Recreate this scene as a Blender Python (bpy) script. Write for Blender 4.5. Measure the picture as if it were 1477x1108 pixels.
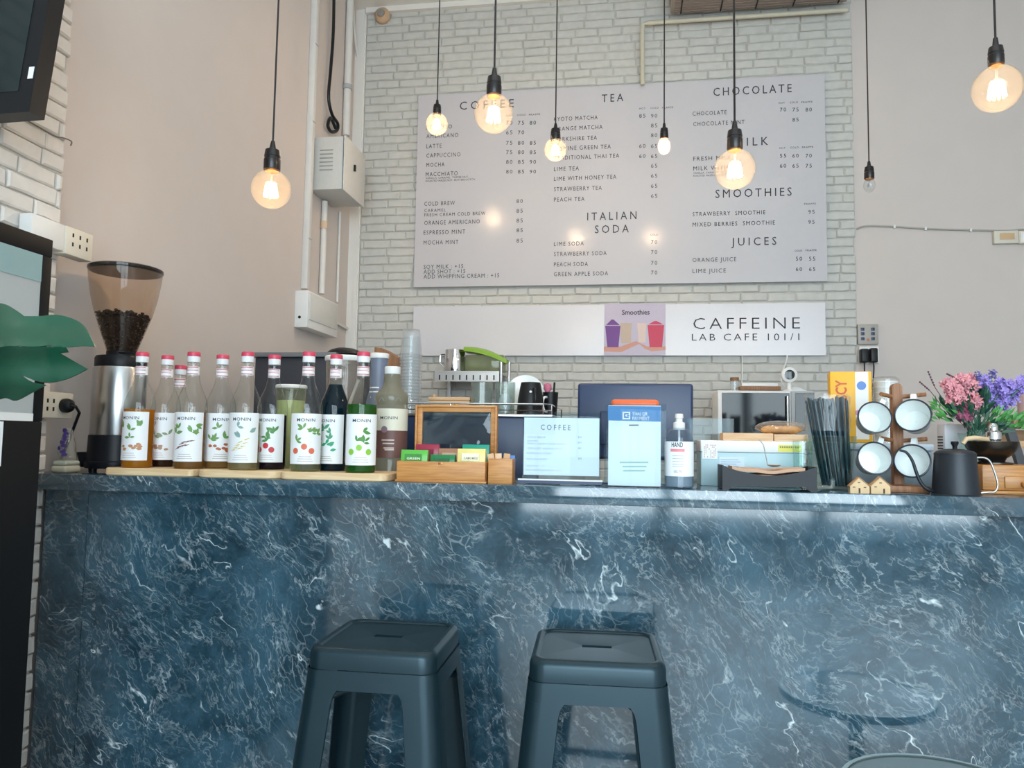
import bpy, bmesh, math, random
from mathutils import Vector, Matrix
random.seed(7)
S = bpy.context.scene
COL = S.collection
PI = math.pi
for _o in list(bpy.data.objects):
    bpy.data.objects.remove(_o)

# ------------------------------------------------------------------ camera, sky, daylight, exposure
IW, IH = 1477.0, 1108.0
FPX, YAW, PIT, ROL, CZ = 1094.38, 0.1504, 0.0732, 0.0159, 1.18
_f0 = Vector((-math.sin(YAW), math.cos(YAW), 0)); _r0 = Vector((math.cos(YAW), math.sin(YAW), 0)); _u0 = Vector((0, 0, 1))
FW = _f0*math.cos(PIT) + _u0*math.sin(PIT); _up = _u0*math.cos(PIT) - _f0*math.sin(PIT)
RT = _r0*math.cos(ROL) + _up*math.sin(ROL); UP = _up*math.cos(ROL) - _r0*math.sin(ROL)
CAM = Vector((0, 0, CZ))
cd = bpy.data.cameras.new('camera'); cam = bpy.data.objects.new('camera', cd); COL.objects.link(cam)
cd.sensor_fit = 'HORIZONTAL'; cd.sensor_width = 36; cd.lens = FPX/IW*36; cd.clip_start = 0.02
B = -FW
cam.matrix_world = Matrix(((RT.x, UP.x, B.x, 0), (RT.y, UP.y, B.y, 0), (RT.z, UP.z, B.z, CZ), (0, 0, 0, 1)))
S.camera = cam

S.view_settings.view_transform = 'Standard'
S.view_settings.look = 'None'
S.view_settings.exposure = 0.07
S.view_settings.gamma = 1
S.view_settings.use_curve_mapping = False
S.cycles.max_bounces = 10; S.cycles.transparent_max_bounces = 24
S.cycles.caustics_reflective = False; S.cycles.caustics_refractive = False
S.cycles.sample_clamp_indirect = 6.0

world = bpy.data.worlds.new('daylight'); S.world = world; world.use_nodes = True
_n = world.node_tree.nodes; _l = world.node_tree.links
_bg = _n['Background']; _tc = _n.new('ShaderNodeTexCoord'); _sx = _n.new('ShaderNodeSeparateXYZ'); _rp = _n.new('ShaderNodeValToRGB')
_l.new(_tc.outputs['Generated'], _sx.inputs[0]); _l.new(_sx.outputs['Z'], _rp.inputs[0]); _l.new(_rp.outputs[0], _bg.inputs[0])
_rp.color_ramp.elements[0].position = 0.0; _rp.color_ramp.elements[0].color = (0.78, 0.93, 1.0, 1)
_rp.color_ramp.elements[1].position = 0.6; _rp.color_ramp.elements[1].color = (0.45, 0.72, 1.0, 1)
_bg.inputs[1].default_value = 3.0

def area(name, loc, rot, sx, sy, e, colr):
    l = bpy.data.lights.new(name, 'AREA'); l.shape = 'RECTANGLE'; l.size = sx; l.size_y = sy; l.energy = e; l.color = colr
    o = bpy.data.objects.new(name, l); COL.objects.link(o); o.location = loc; o.rotation_euler = rot
    return o
# daylight entering by the glazed shop front behind the camera, plus unseen fill lights below the ceiling
for _i, _x in enumerate((-0.35, 1.0, 2.35)):
    area('shopfront_daylight', (_x, -2.95, 1.86), (PI/2, 0, 0), 1.2, 2.66, 62, (0.78, 0.92, 1.0))
area('ceiling_fill_light', (0.2, 0.9, 3.9), (0, 0, 0), 3.0, 1.6, 16, (1.0, 0.97, 0.92))
area('ceiling_fill_light', (0.4, 3.3, 3.9), (0, 0, 0), 3.0, 1.2, 3, (1.0, 0.97, 0.92))

# ------------------------------------------------------------------ helpers
def ray(x, y): return FW + RT*((x-IW/2)/FPX) - UP*((y-IH/2)/FPX)
def PY(x, y, Y): v = ray(x, y); return CAM + v*(Y/v.y)
def PX(x, y, X): v = ray(x, y); return CAM + v*(X/v.x)
def PZ(x, y, z): v = ray(x, y); return CAM + v*((z-CZ)/v.z)
def mpp(p): return (Vector(p)-CAM).dot(FW)/FPX          # metres per photo pixel at a point

def col(h):
    h = h.lstrip('#'); r = []
    for i in (0, 2, 4):
        c = int(h[i:i+2], 16)/255; r.append(c/12.92 if c <= .04045 else ((c+.055)/1.055)**2.4)
    return (*r, 1)

def nodes(name):
    m = bpy.data.materials.new(name); m.use_nodes = True
    return m, m.node_tree.nodes, m.node_tree.links
def mat(name, h, rough=.5, metal=0, var=.06, scale=30, spec=.5, coat=0, bump=0):
    m, n, l = nodes(name); b = n['Principled BSDF']; c = col(h) if isinstance(h, str) else h
    tc = n.new('ShaderNodeTexCoord'); nz = n.new('ShaderNodeTexNoise'); nz.inputs['Scale'].default_value = scale; nz.inputs['Detail'].default_value = 3
    l.new(tc.outputs['Object'], nz.inputs['Vector'])
    mx = n.new('ShaderNodeMixRGB'); mx.inputs[1].default_value = tuple(x*(1-var) for x in c[:3])+(1,); mx.inputs[2].default_value = tuple(min(1, x*(1+var)) for x in c[:3])+(1,)
    l.new(nz.outputs[0], mx.inputs[0]); l.new(mx.outputs[0], b.inputs['Base Color'])
    b.inputs['Roughness'].default_value = rough; b.inputs['Metallic'].default_value = metal; b.inputs['Specular IOR Level'].default_value = spec; b.inputs['Coat Weight'].default_value = coat
    if bump:
        bp = n.new('ShaderNodeBump'); bp.inputs['Strength'].default_value = bump; bp.inputs['Distance'].default_value = .002; l.new(nz.outputs[0], bp.inputs['Height']); l.new(bp.outputs[0], b.inputs['Normal'])
    return m
def wood(name, h1, h2, rough=.5, sc=(3, 40, 40)):
    m, n, l = nodes(name); b = n['Principled BSDF']
    tc = n.new('ShaderNodeTexCoord'); mp = n.new('ShaderNodeMapping'); mp.inputs['Scale'].default_value = sc
    nz = n.new('ShaderNodeTexNoise'); nz.inputs['Scale'].default_value = 3; nz.inputs['Detail'].default_value = 5; nz.inputs['Distortion'].default_value = .6
    rp = n.new('ShaderNodeValToRGB'); rp.color_ramp.elements[0].position = .35; rp.color_ramp.elements[1].position = .65
    rp.color_ramp.elements[0].color = col(h1); rp.color_ramp.elements[1].color = col(h2)
    l.new(tc.outputs['Object'], mp.inputs[0]); l.new(mp.outputs[0], nz.inputs['Vector']); l.new(nz.outputs[0], rp.inputs[0]); l.new(rp.outputs[0], b.inputs['Base Color'])
    b.inputs['Roughness'].default_value = rough
    return m
def glass(name, tint='#f4faf8', refl=1.0, haze=0, hazecol='#ffffff', ior=1.45):
    """thin clear wall: tinted transparency, Fresnel gloss, optionally a milky share"""
    m, n, l = nodes(name); n.remove(n['Principled BSDF']); out = n['Material Output']
    tr = n.new('ShaderNodeBsdfTransparent'); tr.inputs[0].default_value = col(tint)
    base = tr
    if haze:
        df = n.new('ShaderNodeBsdfDiffuse'); df.inputs[0].default_value = col(hazecol); tl = n.new('ShaderNodeBsdfTranslucent'); tl.inputs[0].default_value = col(hazecol)
        m2 = n.new('ShaderNodeMixShader'); m2.inputs[0].default_value = .5; l.new(df.outputs[0], m2.inputs[1]); l.new(tl.outputs[0], m2.inputs[2])
        m1 = n.new('ShaderNodeMixShader'); m1.inputs[0].default_value = haze; l.new(tr.outputs[0], m1.inputs[1]); l.new(m2.outputs[0], m1.inputs[2]); base = m1
    gl = n.new('ShaderNodeBsdfGlossy'); gl.inputs['Roughness'].default_value = .03
    fr = n.new('ShaderNodeLayerWeight'); fr.inputs[0].default_value = .5
    pw = n.new('ShaderNodeMath'); pw.operation = 'POWER'; pw.inputs[1].default_value = 4; l.new(fr.outputs['Facing'], pw.inputs[0])
    mu = n.new('ShaderNodeMath'); mu.operation = 'MULTIPLY_ADD'; mu.inputs[1].default_value = .75*refl; mu.inputs[2].default_value = .035*refl; l.new(pw.outputs[0], mu.inputs[0])
    mx = n.new('ShaderNodeMixShader'); l.new(mu.outputs[0], mx.inputs[0]); l.new(base.outputs[0], mx.inputs[1]); l.new(gl.outputs[0], mx.inputs[2]); l.new(mx.outputs[0], out.inputs[0])
    return m
def emit(name, h, s):
    m, n, l = nodes(name); n.remove(n['Principled BSDF']); e = n.new('ShaderNodeEmission'); e.inputs[0].default_value = col(h); e.inputs[1].default_value = s
    l.new(e.outputs[0], n['Material Output'].inputs[0]); return m

_tx = {}
def textmesh(s, sp=1.0, off=0.0):
    k = (s, sp, off)
    if k not in _tx:
        c = bpy.data.curves.new('t', 'FONT'); c.body = s; c.resolution_u = 2; c.space_character = sp; c.offset = off
        o = bpy.data.objects.new('t', c); m = bpy.data.meshes.new_from_object(o)
        vs = [(v.co.x, v.co.y) for v in m.vertices]; fs = [tuple(p.vertices) for p in m.polygons]
        bpy.data.objects.remove(o); bpy.data.meshes.remove(m); bpy.data.curves.remove(c)
        x0 = min(v[0] for v in vs); x1 = max(v[0] for v in vs)
        _tx[k] = ([((x-x0), y) for x, y in vs], fs, x1-x0)
    return _tx[k]
CAPH = 0.69

class MB:
    def __init__(s): s.bm = bmesh.new(); s.M = Matrix()
    def _merge(s, t, M=None):
        M = s.M @ (M or Matrix()); d = {}
        for v in t.verts: d[v] = s.bm.verts.new(M @ v.co)
        for f in t.faces:
            try: s.bm.faces.new([d[v] for v in f.verts])
            except ValueError: pass
        t.free(); return s
    def box(s, c, d, bev=0, seg=2, M=None):
        t = bmesh.new(); bmesh.ops.create_cube(t, size=1)
        for v in t.verts: v.co = Vector((v.co.x*d[0], v.co.y*d[1], v.co.z*d[2]))
        if bev: bmesh.ops.bevel(t, geom=list(t.edges)+list(t.verts), offset=bev, segments=seg, affect='EDGES', profile=.5)
        for v in t.verts: v.co += Vector(c)
        return s._merge(t, M)
    def span(s, a, b, bev=0, seg=2, M=None):
        return s.box([(a[i]+b[i])/2 for i in range(3)], [abs(b[i]-a[i]) for i in range(3)], bev, seg, M)
    def faces(s, vs, fs, M=None):
        M = s.M @ (M or Matrix()); b = [s.bm.verts.new(M @ Vector(v)) for v in vs]
        for f in fs:
            try: s.bm.faces.new([b[i] for i in f])
            except ValueError: pass
        return s
    def grid(s, rows, closed=False, cap0=False, cap1=False, M=None):
        n = len(rows[0]); vs = [p for r in rows for p in r]; fs = []
        for i in range(len(rows)-1):
            for j in range(n if closed else n-1):
                k = (j+1) % n; fs.append((i*n+j, i*n+k, (i+1)*n+k, (i+1)*n+j))
        if cap0: fs.append(tuple(range(n))[::-1])
        if cap1: fs.append(tuple(range((len(rows)-1)*n, len(rows)*n)))
        return s.faces(vs, fs, M)
    def lathe(s, prof, seg=28, c=(0, 0, 0), a0=0, a1=2*PI, cap0=True, cap1=True, M=None):
        full = abs(a1-a0-2*PI) < 1e-6; k = seg if full else seg+1; rows = []
        for r, z in prof:
            r = max(r, 1e-4); rows.append([(c[0]+r*math.cos(a0+(a1-a0)*i/seg), c[1]+r*math.sin(a0+(a1-a0)*i/seg), c[2]+z) for i in range(k)])
        return s.grid(rows, full, full and cap0, full and cap1, M)
    def tube(s, pts, r, seg=8, closed=False, M=None):
        pts = [Vector(p) for p in pts]; n = len(pts); rows = []; rr = r if isinstance(r, (list, tuple)) else [r]*n
        nrm = None
        for i, p in enumerate(pts):
            if closed: t = pts[(i+1) % n]-pts[i-1]
            else: t = pts[min(i+1, n-1)]-pts[max(i-1, 0)]
            t.normalize()
            if nrm is None: nrm = t.orthogonal().normalized()
            nrm = (nrm - t*nrm.dot(t)).normalized(); bn = t.cross(nrm)
            rows.append([p+(nrm*math.cos(2*PI*j/seg)+bn*math.sin(2*PI*j/seg))*rr[i] for j in range(seg)])
        if closed: rows.append(rows[0]); return s.grid(rows, True, M=M)
        return s.grid(rows, True, True, True, M)
    def cyl(s, a, b, r, r2=None, seg=20): return s.tube([a, b], [r, r if r2 is None else r2], seg)
    def ball(s, c, r, seg=16, M=None):
        r = r if isinstance(r, (tuple, list)) else (r, r, r)
        t = bmesh.new(); bmesh.ops.create_uvsphere(t, u_segments=seg, v_segments=max(6, seg//2+2), radius=1)
        for v in t.verts: v.co = Vector((v.co.x*r[0]+c[0], v.co.y*r[1]+c[1], v.co.z*r[2]+c[2]))
        return s._merge(t, M)
    def prism(s, poly, o, ux, uy, depth, M=None):
        """polygon (u, v) in the plane o + u*ux + v*uy, given thickness along ux x uy"""
        o, ux, uy = Vector(o), Vector(ux), Vector(uy); w = ux.cross(uy).normalized()*depth; n = len(poly)
        a = [o+ux*u+uy*v for u, v in poly]; b = [p+w for p in a]
        return s.faces(a+b, [tuple(range(n))[::-1], tuple(range(n, 2*n))]+[(i, (i+1) % n, n+(i+1) % n, n+i) for i in range(n)], M)
    def text(s, t, o, ux, uz, width=None, cap=.01, sp=1.0, off=0.0, align='l'):
        vs, fs, w = textmesh(t, sp, off); o, ux, uz = Vector(o), Vector(ux), Vector(uz)
        ky = cap/CAPH; kx = width/w if width else ky
        sh = {'l': 0, 'c': -w*kx/2, 'r': -w*kx}[align]
        return s.faces([o+ux*(x*kx+sh)+uz*(y*ky) for x, y in vs], fs)
    def btext(s, t, R, z, ang, cap, width=None, sp=1.0, off=0.0):
        """lettering bent round a vertical cylinder, centred on angle ang"""
        vs, fs, w = textmesh(t, sp, off); ky = cap/CAPH; kx = width/w if width else ky
        return s.faces([(R*math.cos(ang+(x-w/2)*kx/R), R*math.sin(ang+(x-w/2)*kx/R), z+y*ky) for x, y in vs], fs)
    def build(s, name, m, parent=None, smooth=True, loc=None, recalc=True):
        me = bpy.data.meshes.new(name)
        if recalc: bmesh.ops.recalc_face_normals(s.bm, faces=s.bm.faces)
        s.bm.to_mesh(me); s.bm.free(); me.materials.append(m)
        if smooth:
            me.shade_smooth(); me.set_sharp_from_angle(angle=math.radians(38))
        o = bpy.data.objects.new(name, me); COL.objects.link(o)
        if parent: o.parent = parent
        if loc is not None: o.location = loc
        return o

def tag(o, label=None, cat=None, group=None, kind=None):
    if label: o['label'] = label
    if cat: o['category'] = cat
    if group: o['group'] = group
    if kind: o['kind'] = kind
    return o
def thing(name, label, cat, loc=(0, 0, 0), rz=0, group=None):
    o = bpy.data.objects.new(name, None); COL.objects.link(o); o.empty_display_size = .05
    o.location = loc; o.rotation_euler = (0, 0, rz)
    return tag(o, label, cat, group)
def struct(o, name=None): o['kind'] = 'structure'; return o
def dup(root, loc, label, rz=None):
    r = root.copy(); COL.objects.link(r); r.location = loc; r['label'] = label
    if rz is not None: r.rotation_euler = (0, 0, rz)
    for ch in list(root.children):
        c = ch.copy(); COL.objects.link(c); c.parent = r
        for g in ch.children:
            d = g.copy(); COL.objects.link(d); d.parent = c
    return r
def smooth(pts, k=5):
    P = [Vector(p) for p in pts]; out = []
    for i in range(len(P)-1):
        a, b, c, d = P[max(0, i-1)], P[i], P[i+1], P[min(len(P)-1, i+2)]
        for j in range(k):
            t = j/k; out.append(.5*((2*b)+(c-a)*t+(2*a-5*b+4*c-d)*t*t+(3*b-a-3*c+d)*t**3))
    return out+[P[-1]]
XA, YA, ZA = Vector((1, 0, 0)), Vector((0, 1, 0)), Vector((0, 0, 1))

# ------------------------------------------------------------------ materials
M_brick = mat('painted_brick', '#c6c6c2', .75, var=.13, scale=22, bump=.5); M_brick2 = mat('lightened_painted_brick', '#dedad5', .75, var=.10, scale=22, bump=.5)  # second one: same paint for the left wall, lightened in place of light
M_mortar = mat('mortar', '#bdbcb6', .9, var=.2, scale=40)
M_plaster = mat('cream_plaster', '#d1c8c3', .8, var=.03, scale=6.5)
M_ceil = mat('white_ceiling', '#e4e2de', .8, var=.02)
M_floor = mat('grey_floor_tile', '#c0bfba', .35, var=.06, scale=6.5)
M_pave = mat('pavement', '#b8b6ae', .8, var=.1, scale=2)
M_alu = mat('dark_aluminium', '#4a4d50', .35, .6)
M_black = mat('black_plastic', '#101317', .42, var=.1, spec=.35)
M_matte = mat('matte_black', '#10141c', .42, var=.08, spec=.35)
M_navy = mat('navy_plastic', '#25375a', .35, var=.05)
M_cab = mat('satin_black_cabinet', '#0e1013', .6, var=.08, spec=.2)
M_white = mat('white_plastic', '#e6e7e6', .4, var=.02)
M_grey = mat('grey_plastic', '#a9adb0', .5, var=.03)
M_cream = mat('cream_plastic', '#d9d3c4', .5, var=.04)
M_board = mat('satin_white_board', '#c3c2c7', .2, var=.015, spec=.5); M_banner = mat('satin_white_banner', '#d6d5da', .2, var=.015, spec=.5)
M_ink = mat('dark_lettering', '#34353b', .7, var=.05)
M_inkg = mat('grey_lettering', '#62676f', .7)
M_steel = mat('brushed_steel', '#c9cccd', .28, 1.0, var=.05, scale=20)
M_chrome = mat('chrome', '#dcdfe2', .1, 1.0, var=.02)
M_brass = mat('copper_ring', '#b07a4a', .35, .9)
M_oak = wood('light_oak', '#d9b98d', '#e6cca4', .5)
M_box = wood('honey_wood', '#b97b42', '#cf9656', .45, (4, 60, 60))
M_walnut = wood('brown_wood', '#7d5638', '#9a6d49', .5, (60, 60, 4))
M_glass = glass('clear_glass')
M_acryl = glass('clear_acrylic', '#f4f9fb', .3)
M_enw = mat('white_enamel', '#e9efee', .15, var=.01)
M_eng = mat('grey_enamel', '#b6bec0', .35, var=.06)
M_rim = mat('dark_enamel_rim', '#232a36', .3)
M_kettle = mat('charcoal_kettle', '#242b33', .42, .25, var=.05)
M_stool = mat('stool_metal', '#20363f', .33, .45, var=.05, scale=6.5)
M_paper = mat('white_paper', '#eef3f8', .6, var=.01)
M_cup = glass('clear_plastic', '#f4f8fa', 1.6, .20, '#f4f8fb')
M_green = mat('leaf_green', '#2c6b4d', .35, var=.25, scale=13)

def marble(name, base1, base2, vein, rough):
    m, n, l = nodes(name); b = n['Principled BSDF']
    tc = n.new('ShaderNodeTexCoord'); mp = n.new('ShaderNodeMapping'); mp.inputs['Rotation'].default_value = (0, .75, 0)
    l.new(tc.outputs['Object'], mp.inputs[0])
    nz = n.new('ShaderNodeTexNoise'); nz.inputs['Scale'].default_value = 2.2; nz.inputs['Detail'].default_value = 6; l.new(mp.outputs[0], nz.inputs['Vector'])
    sub = n.new('ShaderNodeVectorMath'); sub.operation = 'SUBTRACT'; sub.inputs[1].default_value = (.5, .5, .5); l.new(nz.outputs[1], sub.inputs[0])
    sc = n.new('ShaderNodeVectorMath'); sc.operation = 'SCALE'; sc.inputs['Scale'].default_value = .30; l.new(sub.outputs[0], sc.inputs[0])
    ad = n.new('ShaderNodeVectorMath'); ad.operation = 'ADD'; l.new(mp.outputs[0], ad.inputs[0]); l.new(sc.outputs[0], ad.inputs[1])
    def layer(scale, aniso, width, masksc, m0, m1):
        k = n.new('ShaderNodeMapping'); k.inputs['Scale'].default_value = aniso; l.new(ad.outputs[0], k.inputs[0])
        v = n.new('ShaderNodeTexVoronoi'); v.feature = 'DISTANCE_TO_EDGE'; v.inputs['Scale'].default_value = scale; l.new(k.outputs[0], v.inputs['Vector'])
        r = n.new('ShaderNodeValToRGB'); r.color_ramp.elements[0].position = 0; r.color_ramp.elements[0].color = (1, 1, 1, 1); r.color_ramp.elements[1].position = width; r.color_ramp.elements[1].color = (0, 0, 0, 1)
        l.new(v.outputs['Distance'], r.inputs[0])
        q = n.new('ShaderNodeTexNoise'); q.inputs['Scale'].default_value = masksc; q.inputs['Detail'].default_value = 4; l.new(mp.outputs[0], q.inputs['Vector'])
        g = n.new('ShaderNodeMapRange'); g.inputs[1].default_value = m0; g.inputs[2].default_value = m1; l.new(q.outputs[0], g.inputs[0])
        x = n.new('ShaderNodeMath'); x.operation = 'MULTIPLY'; l.new(r.outputs[0], x.inputs[0]); l.new(g.outputs[0], x.inputs[1]); return x
    def add(a, b_, ka=1, kb=1):
        x = n.new('ShaderNodeMath'); x.operation = 'MULTIPLY_ADD'; x.inputs[1].default_value = kb; l.new(b_.outputs[0], x.inputs[0]); l.new(a.outputs[0], x.inputs[2]); return x
    def ridge(scale, aniso, width, detail, masksc, m0, m1):
        k = n.new('ShaderNodeMapping'); k.inputs['Scale'].default_value = aniso; l.new(ad.outputs[0], k.inputs[0])
        v = n.new('ShaderNodeTexNoise'); v.inputs['Scale'].default_value = scale; v.inputs['Detail'].default_value = detail; v.inputs['Roughness'].default_value = .6; l.new(k.outputs[0], v.inputs['Vector'])
        a = n.new('ShaderNodeMath'); a.operation = 'SUBTRACT'; a.inputs[1].default_value = .5; l.new(v.outputs[0], a.inputs[0])
        b_ = n.new('ShaderNodeMath'); b_.operation = 'ABSOLUTE'; l.new(a.outputs[0], b_.inputs[0])
        r = n.new('ShaderNodeMapRange'); r.inputs[1].default_value = 0; r.inputs[2].default_value = width; r.inputs[3].default_value = 1; r.inputs[4].default_value = 0; l.new(b_.outputs[0], r.inputs[0])
        q = n.new('ShaderNodeTexNoise'); q.inputs['Scale'].default_value = masksc; q.inputs['Detail'].default_value = 5; q.inputs['Roughness'].default_value = .7; l.new(k.outputs[0], q.inputs['Vector'])
        g = n.new('ShaderNodeMapRange'); g.inputs[1].default_value = m0; g.inputs[2].default_value = m1; l.new(q.outputs[0], g.inputs[0])
        x = n.new('ShaderNodeMath'); x.operation = 'MULTIPLY'; l.new(r.outputs[0], x.inputs[0]); l.new(g.outputs[0], x.inputs[1]); return x
    L1 = ridge(5.5, (1.5, 1, .55), .009, 3, 9, .52, .64)
    L2 = ridge(13, (1.5, 1, .6), .022, 4, 12, .48, .66)
    L4 = ridge(26, (1.4, 1, .6), .035, 4, 8, .42, .66)
    L3 = layer(38, (1, 1, .45), .06, 9, .50, .76)
    t = add(L1, L2, .9, .45); t = add(t, L3, 1, .28); t = add(t, L4, 1, .30)
    fk = n.new('ShaderNodeTexNoise'); fk.inputs['Scale'].default_value = 13; fk.inputs['Detail'].default_value = 3; km = n.new('ShaderNodeMapping'); km.inputs['Scale'].default_value = (1.5, 1, .6); l.new(ad.outputs[0], km.inputs[0]); l.new(km.outputs[0], fk.inputs['Vector'])
    fr_ = n.new('ShaderNodeMapRange'); fr_.inputs[1].default_value = .725; fr_.inputs[2].default_value = .765; l.new(fk.outputs[0], fr_.inputs[0]); t = add(t, fr_, 1, .9)
    cl = n.new('ShaderNodeTexNoise'); cl.inputs['Scale'].default_value = 4; cl.inputs['Detail'].default_value = 12; cl.inputs['Roughness'].default_value = .78; l.new(ad.outputs[0], cl.inputs['Vector'])
    cr = n.new('ShaderNodeValToRGB'); cr.color_ramp.elements[0].position = .3; cr.color_ramp.elements[1].position = .72; cr.color_ramp.elements[0].color = col(base1); cr.color_ramp.elements[1].color = col(base2); l.new(cl.outputs[0], cr.inputs[0])
    mx = n.new('ShaderNodeMixRGB'); mx.use_clamp = True; mx.inputs[2].default_value = col(vein); l.new(t.outputs[0], mx.inputs[0]); l.new(cr.outputs[0], mx.inputs[1]); l.new(mx.outputs[0], b.inputs['Base Color'])
    b.inputs['Roughness'].default_value = rough; b.inputs['Specular IOR Level'].default_value = .95
    return m
M_marble = marble('dark_marble', '#0e222d', '#45687a', '#dbe8ec', .07)

# ------------------------------------------------------------------ room
WY = 4.629; WX = -1.709; PWX = -1.785;   # brick line and plaster line of the left side
WY = 4.629; RX = 3.5; CH = 4.0; FY = -3.0
BR = 1.323                                       # right end of the brick cladding
struct(MB().span((WX-.2, FY-.1, -.05), (RX, WY+.1, 0)).build('floor', M_floor, smooth=False))
struct(MB().span((WX-.2, FY-.1, CH), (RX, WY+.1, CH+.1)).build('ceiling', M_ceil, smooth=False))
struct(MB().span((WX-.2, WY+.012, 0), (RX, WY+.12, CH)).build('wall_back', M_plaster, smooth=False))
struct(MB().span((WX-.2, 2.046, 0), (PWX, WY+.012, CH)).span((WX-.2, FY, 0), (WX-.022, 2.046, CH)).build('wall_left', M_plaster, smooth=False))
struct(MB().span((RX, FY, 0), (RX+.1, WY+.1, CH)).build('wall_right', M_plaster, smooth=False))

def brickwork(nu, o, u, w, W, H, ch=.0532, L=.17, j=.0055, depth=.017, seed=1):
    """individually rounded uneven courses on a mortar bed: o origin, u along, w outwards"""
    R = random.Random(seed); bk = MB(); u = Vector(u); w = Vector(w); o = Vector(o)
    rows = int(H/ch)+1
    for r in range(rows):
        z0 = r*ch+j*.5; z1 = min(H, (r+1)*ch-j*.5)
        if z1-z0 < .01: continue
        x = -L*(.5 if r % 2 else 0)-R.uniform(0, .3)*L
        while x < W:
            l = L*R.uniform(.82, 1.18); a = max(0, x+R.uniform(.3, .7)*j); b = min(W, x+l-R.uniform(.3, .7)*j); x += l
            if b-a < .012: continue
            d = depth*R.uniform(.72, 1.0); s = .004; t = R.uniform(-.0022, .0022); t2 = R.uniform(-.0022, .0022)
            n = 3; jt = [[R.uniform(-.0019, .0019) for _ in range(n+1)] for _ in range(2)]
            lo = [(a+(b-a)*i/n, z0+t+(t2-t)*i/n+jt[0][i]) for i in range(n+1)]; hi = [(b-(b-a)*i/n, z1+t2+(t-t2)*i/n+jt[1][i]) for i in range(n+1)]
            P2 = lo+hi; cx = (a+b)/2; cz = (z0+z1)/2; m = len(P2)
            def ins(e): return [(x+(e if x < cx-.3*(b-a) else -e if x > cx+.3*(b-a) else 0), z+(e if z < cz else -e)) for x, z in P2]
            P = [o+u*p+ZA*q for p, q in P2]+[o+u*p+ZA*q+w*(d*.70) for p, q in ins(.0006)]+[o+u*p+ZA*q+w*(d+R.uniform(-.0016, .0016)) for p, q in ins(.0055)]
            F = []
            for q in range(2):
                for i in range(m): F.append((q*m+i, q*m+(i+1) % m, (q+1)*m+(i+1) % m, (q+1)*m+i))
            F += [(2*m+i, 2*m+i+1, 3*m-2-i, 3*m-1-i) for i in range(n)]
            bk.faces(P, F)
    return bk
bk = brickwork(0, (WX, WY+.011, 0), XA, -YA, BR-WX, CH, seed=3)
wb = struct(bk.build('wall_back_brick', M_brick, smooth=False))
struct(MB().span((WX, WY+.005, 0), (BR-.006, WY+.0115, CH)).build('wall_back_mortar', M_mortar, smooth=False))
bk = brickwork(0, (WX-.02, -1.2, 0), YA, XA, 2.046+1.2, CH, seed=5, L=.165, depth=.018)
struct(bk.build('wall_left_brick', M_brick2, smooth=False))
struct(MB().span((WX-.022, FY, 0), (WX-.014, 2.040, CH)).build('wall_left_mortar', M_mortar, smooth=False))
# glazed shop front behind the camera
wf = MB().span((WX-.2, FY-.1, 0), (-1.05, FY, CH)).span((3.05, FY-.1, 0), (RX, FY, CH)).span((-1.05, FY-.1, 3.3), (3.05, FY, CH)).span((-1.05, FY-.1, 0), (3.05, FY, .28))
struct(wf.build('wall_front', M_plaster, smooth=False))
fr = MB()
for x in (-1.03, .33, 1.67, 3.03): fr.span((x-.03, FY-.08, .28), (x+.03, FY-.02, 3.3))
fr.span((-1.03, FY-.08, 3.22), (3.03, FY-.02, 3.3)).span((-1.03, FY-.08, .28), (3.03, FY-.02, .36)).span((-1.03, FY-.08, 2.3), (3.03, FY-.02, 2.36))
struct(fr.build('window_1', M_alu, smooth=False))
struct(MB().span((-14, -26, -.12), (16, FY-.1, -.06)).build('ground_outside', M_pave, smooth=False))
# white strip where the back wall meets the ceiling, and the thin corner strip
struct(MB().span((WX, WY-.035, 3.965), (BR, WY-.001, CH)).build('trim_1', M_ceil, smooth=False))
struct(MB().span((PWX+.001, WY-.012, 0), (WX-.001, WY+.0115, CH)).span((WX-.03, WY-.02, 0), (WX-.008, WY-.012, CH)).build('trim_2', M_ceil, smooth=False))

# ------------------------------------------------------------------ bar counter
CT = 1.0593; CB = 1.0137; CX1 = 2.0; CYF = 2.0; PYF = 2.045
bar = thing('bar_counter', 'long dark marble bar counter with white veins across the room', 'counter', (0, CYF, 0))
MB().span((WX+.002, 0, CB), (CX1, .6, CT), .002).span((PWX+.002, .05, CB), (WX+.004, .6, CT-.0002)).build('countertop', M_marble, bar)
xs = -1.5665
MB().span((WX+.002, .045, 0), (xs-.0015, .06, CB-.0005)).build('front_panel', M_marble, bar, False)
MB().span((xs+.0015, .0435, 0), (CX1-.05, .06, CB-.0005)).build('front_panel', M_marble, bar, False)
MB().span((WX+.002, .061, 0), (CX1-.05, .58, CB-.001)).build('body', M_black, bar, False)
WT = .90
wt = thing('back_worktop', 'dark service worktop standing behind the bar counter', 'worktop', (0, 2.62, 0))
MB().span((WX+.01, 0, WT-.04), (CX1, .75, WT)).build('worktop', M_black, wt, False)
MB().span((WX+.01, .03, 0), (CX1, .72, WT-.041)).build('cabinet_body', M_black, wt, False)
rc = thing('wall_counter', 'grey counter standing along the white brick wall', 'worktop', (0, 4.02, 0))
MB().span((WX+.02, 0, .86), (2.6, .56, .90)).build('worktop', M_grey, rc, False)
MB().span((WX+.02, .03, 0), (2.6, .55, .859)).build('cabinet_body', M_grey, rc, False)

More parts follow.
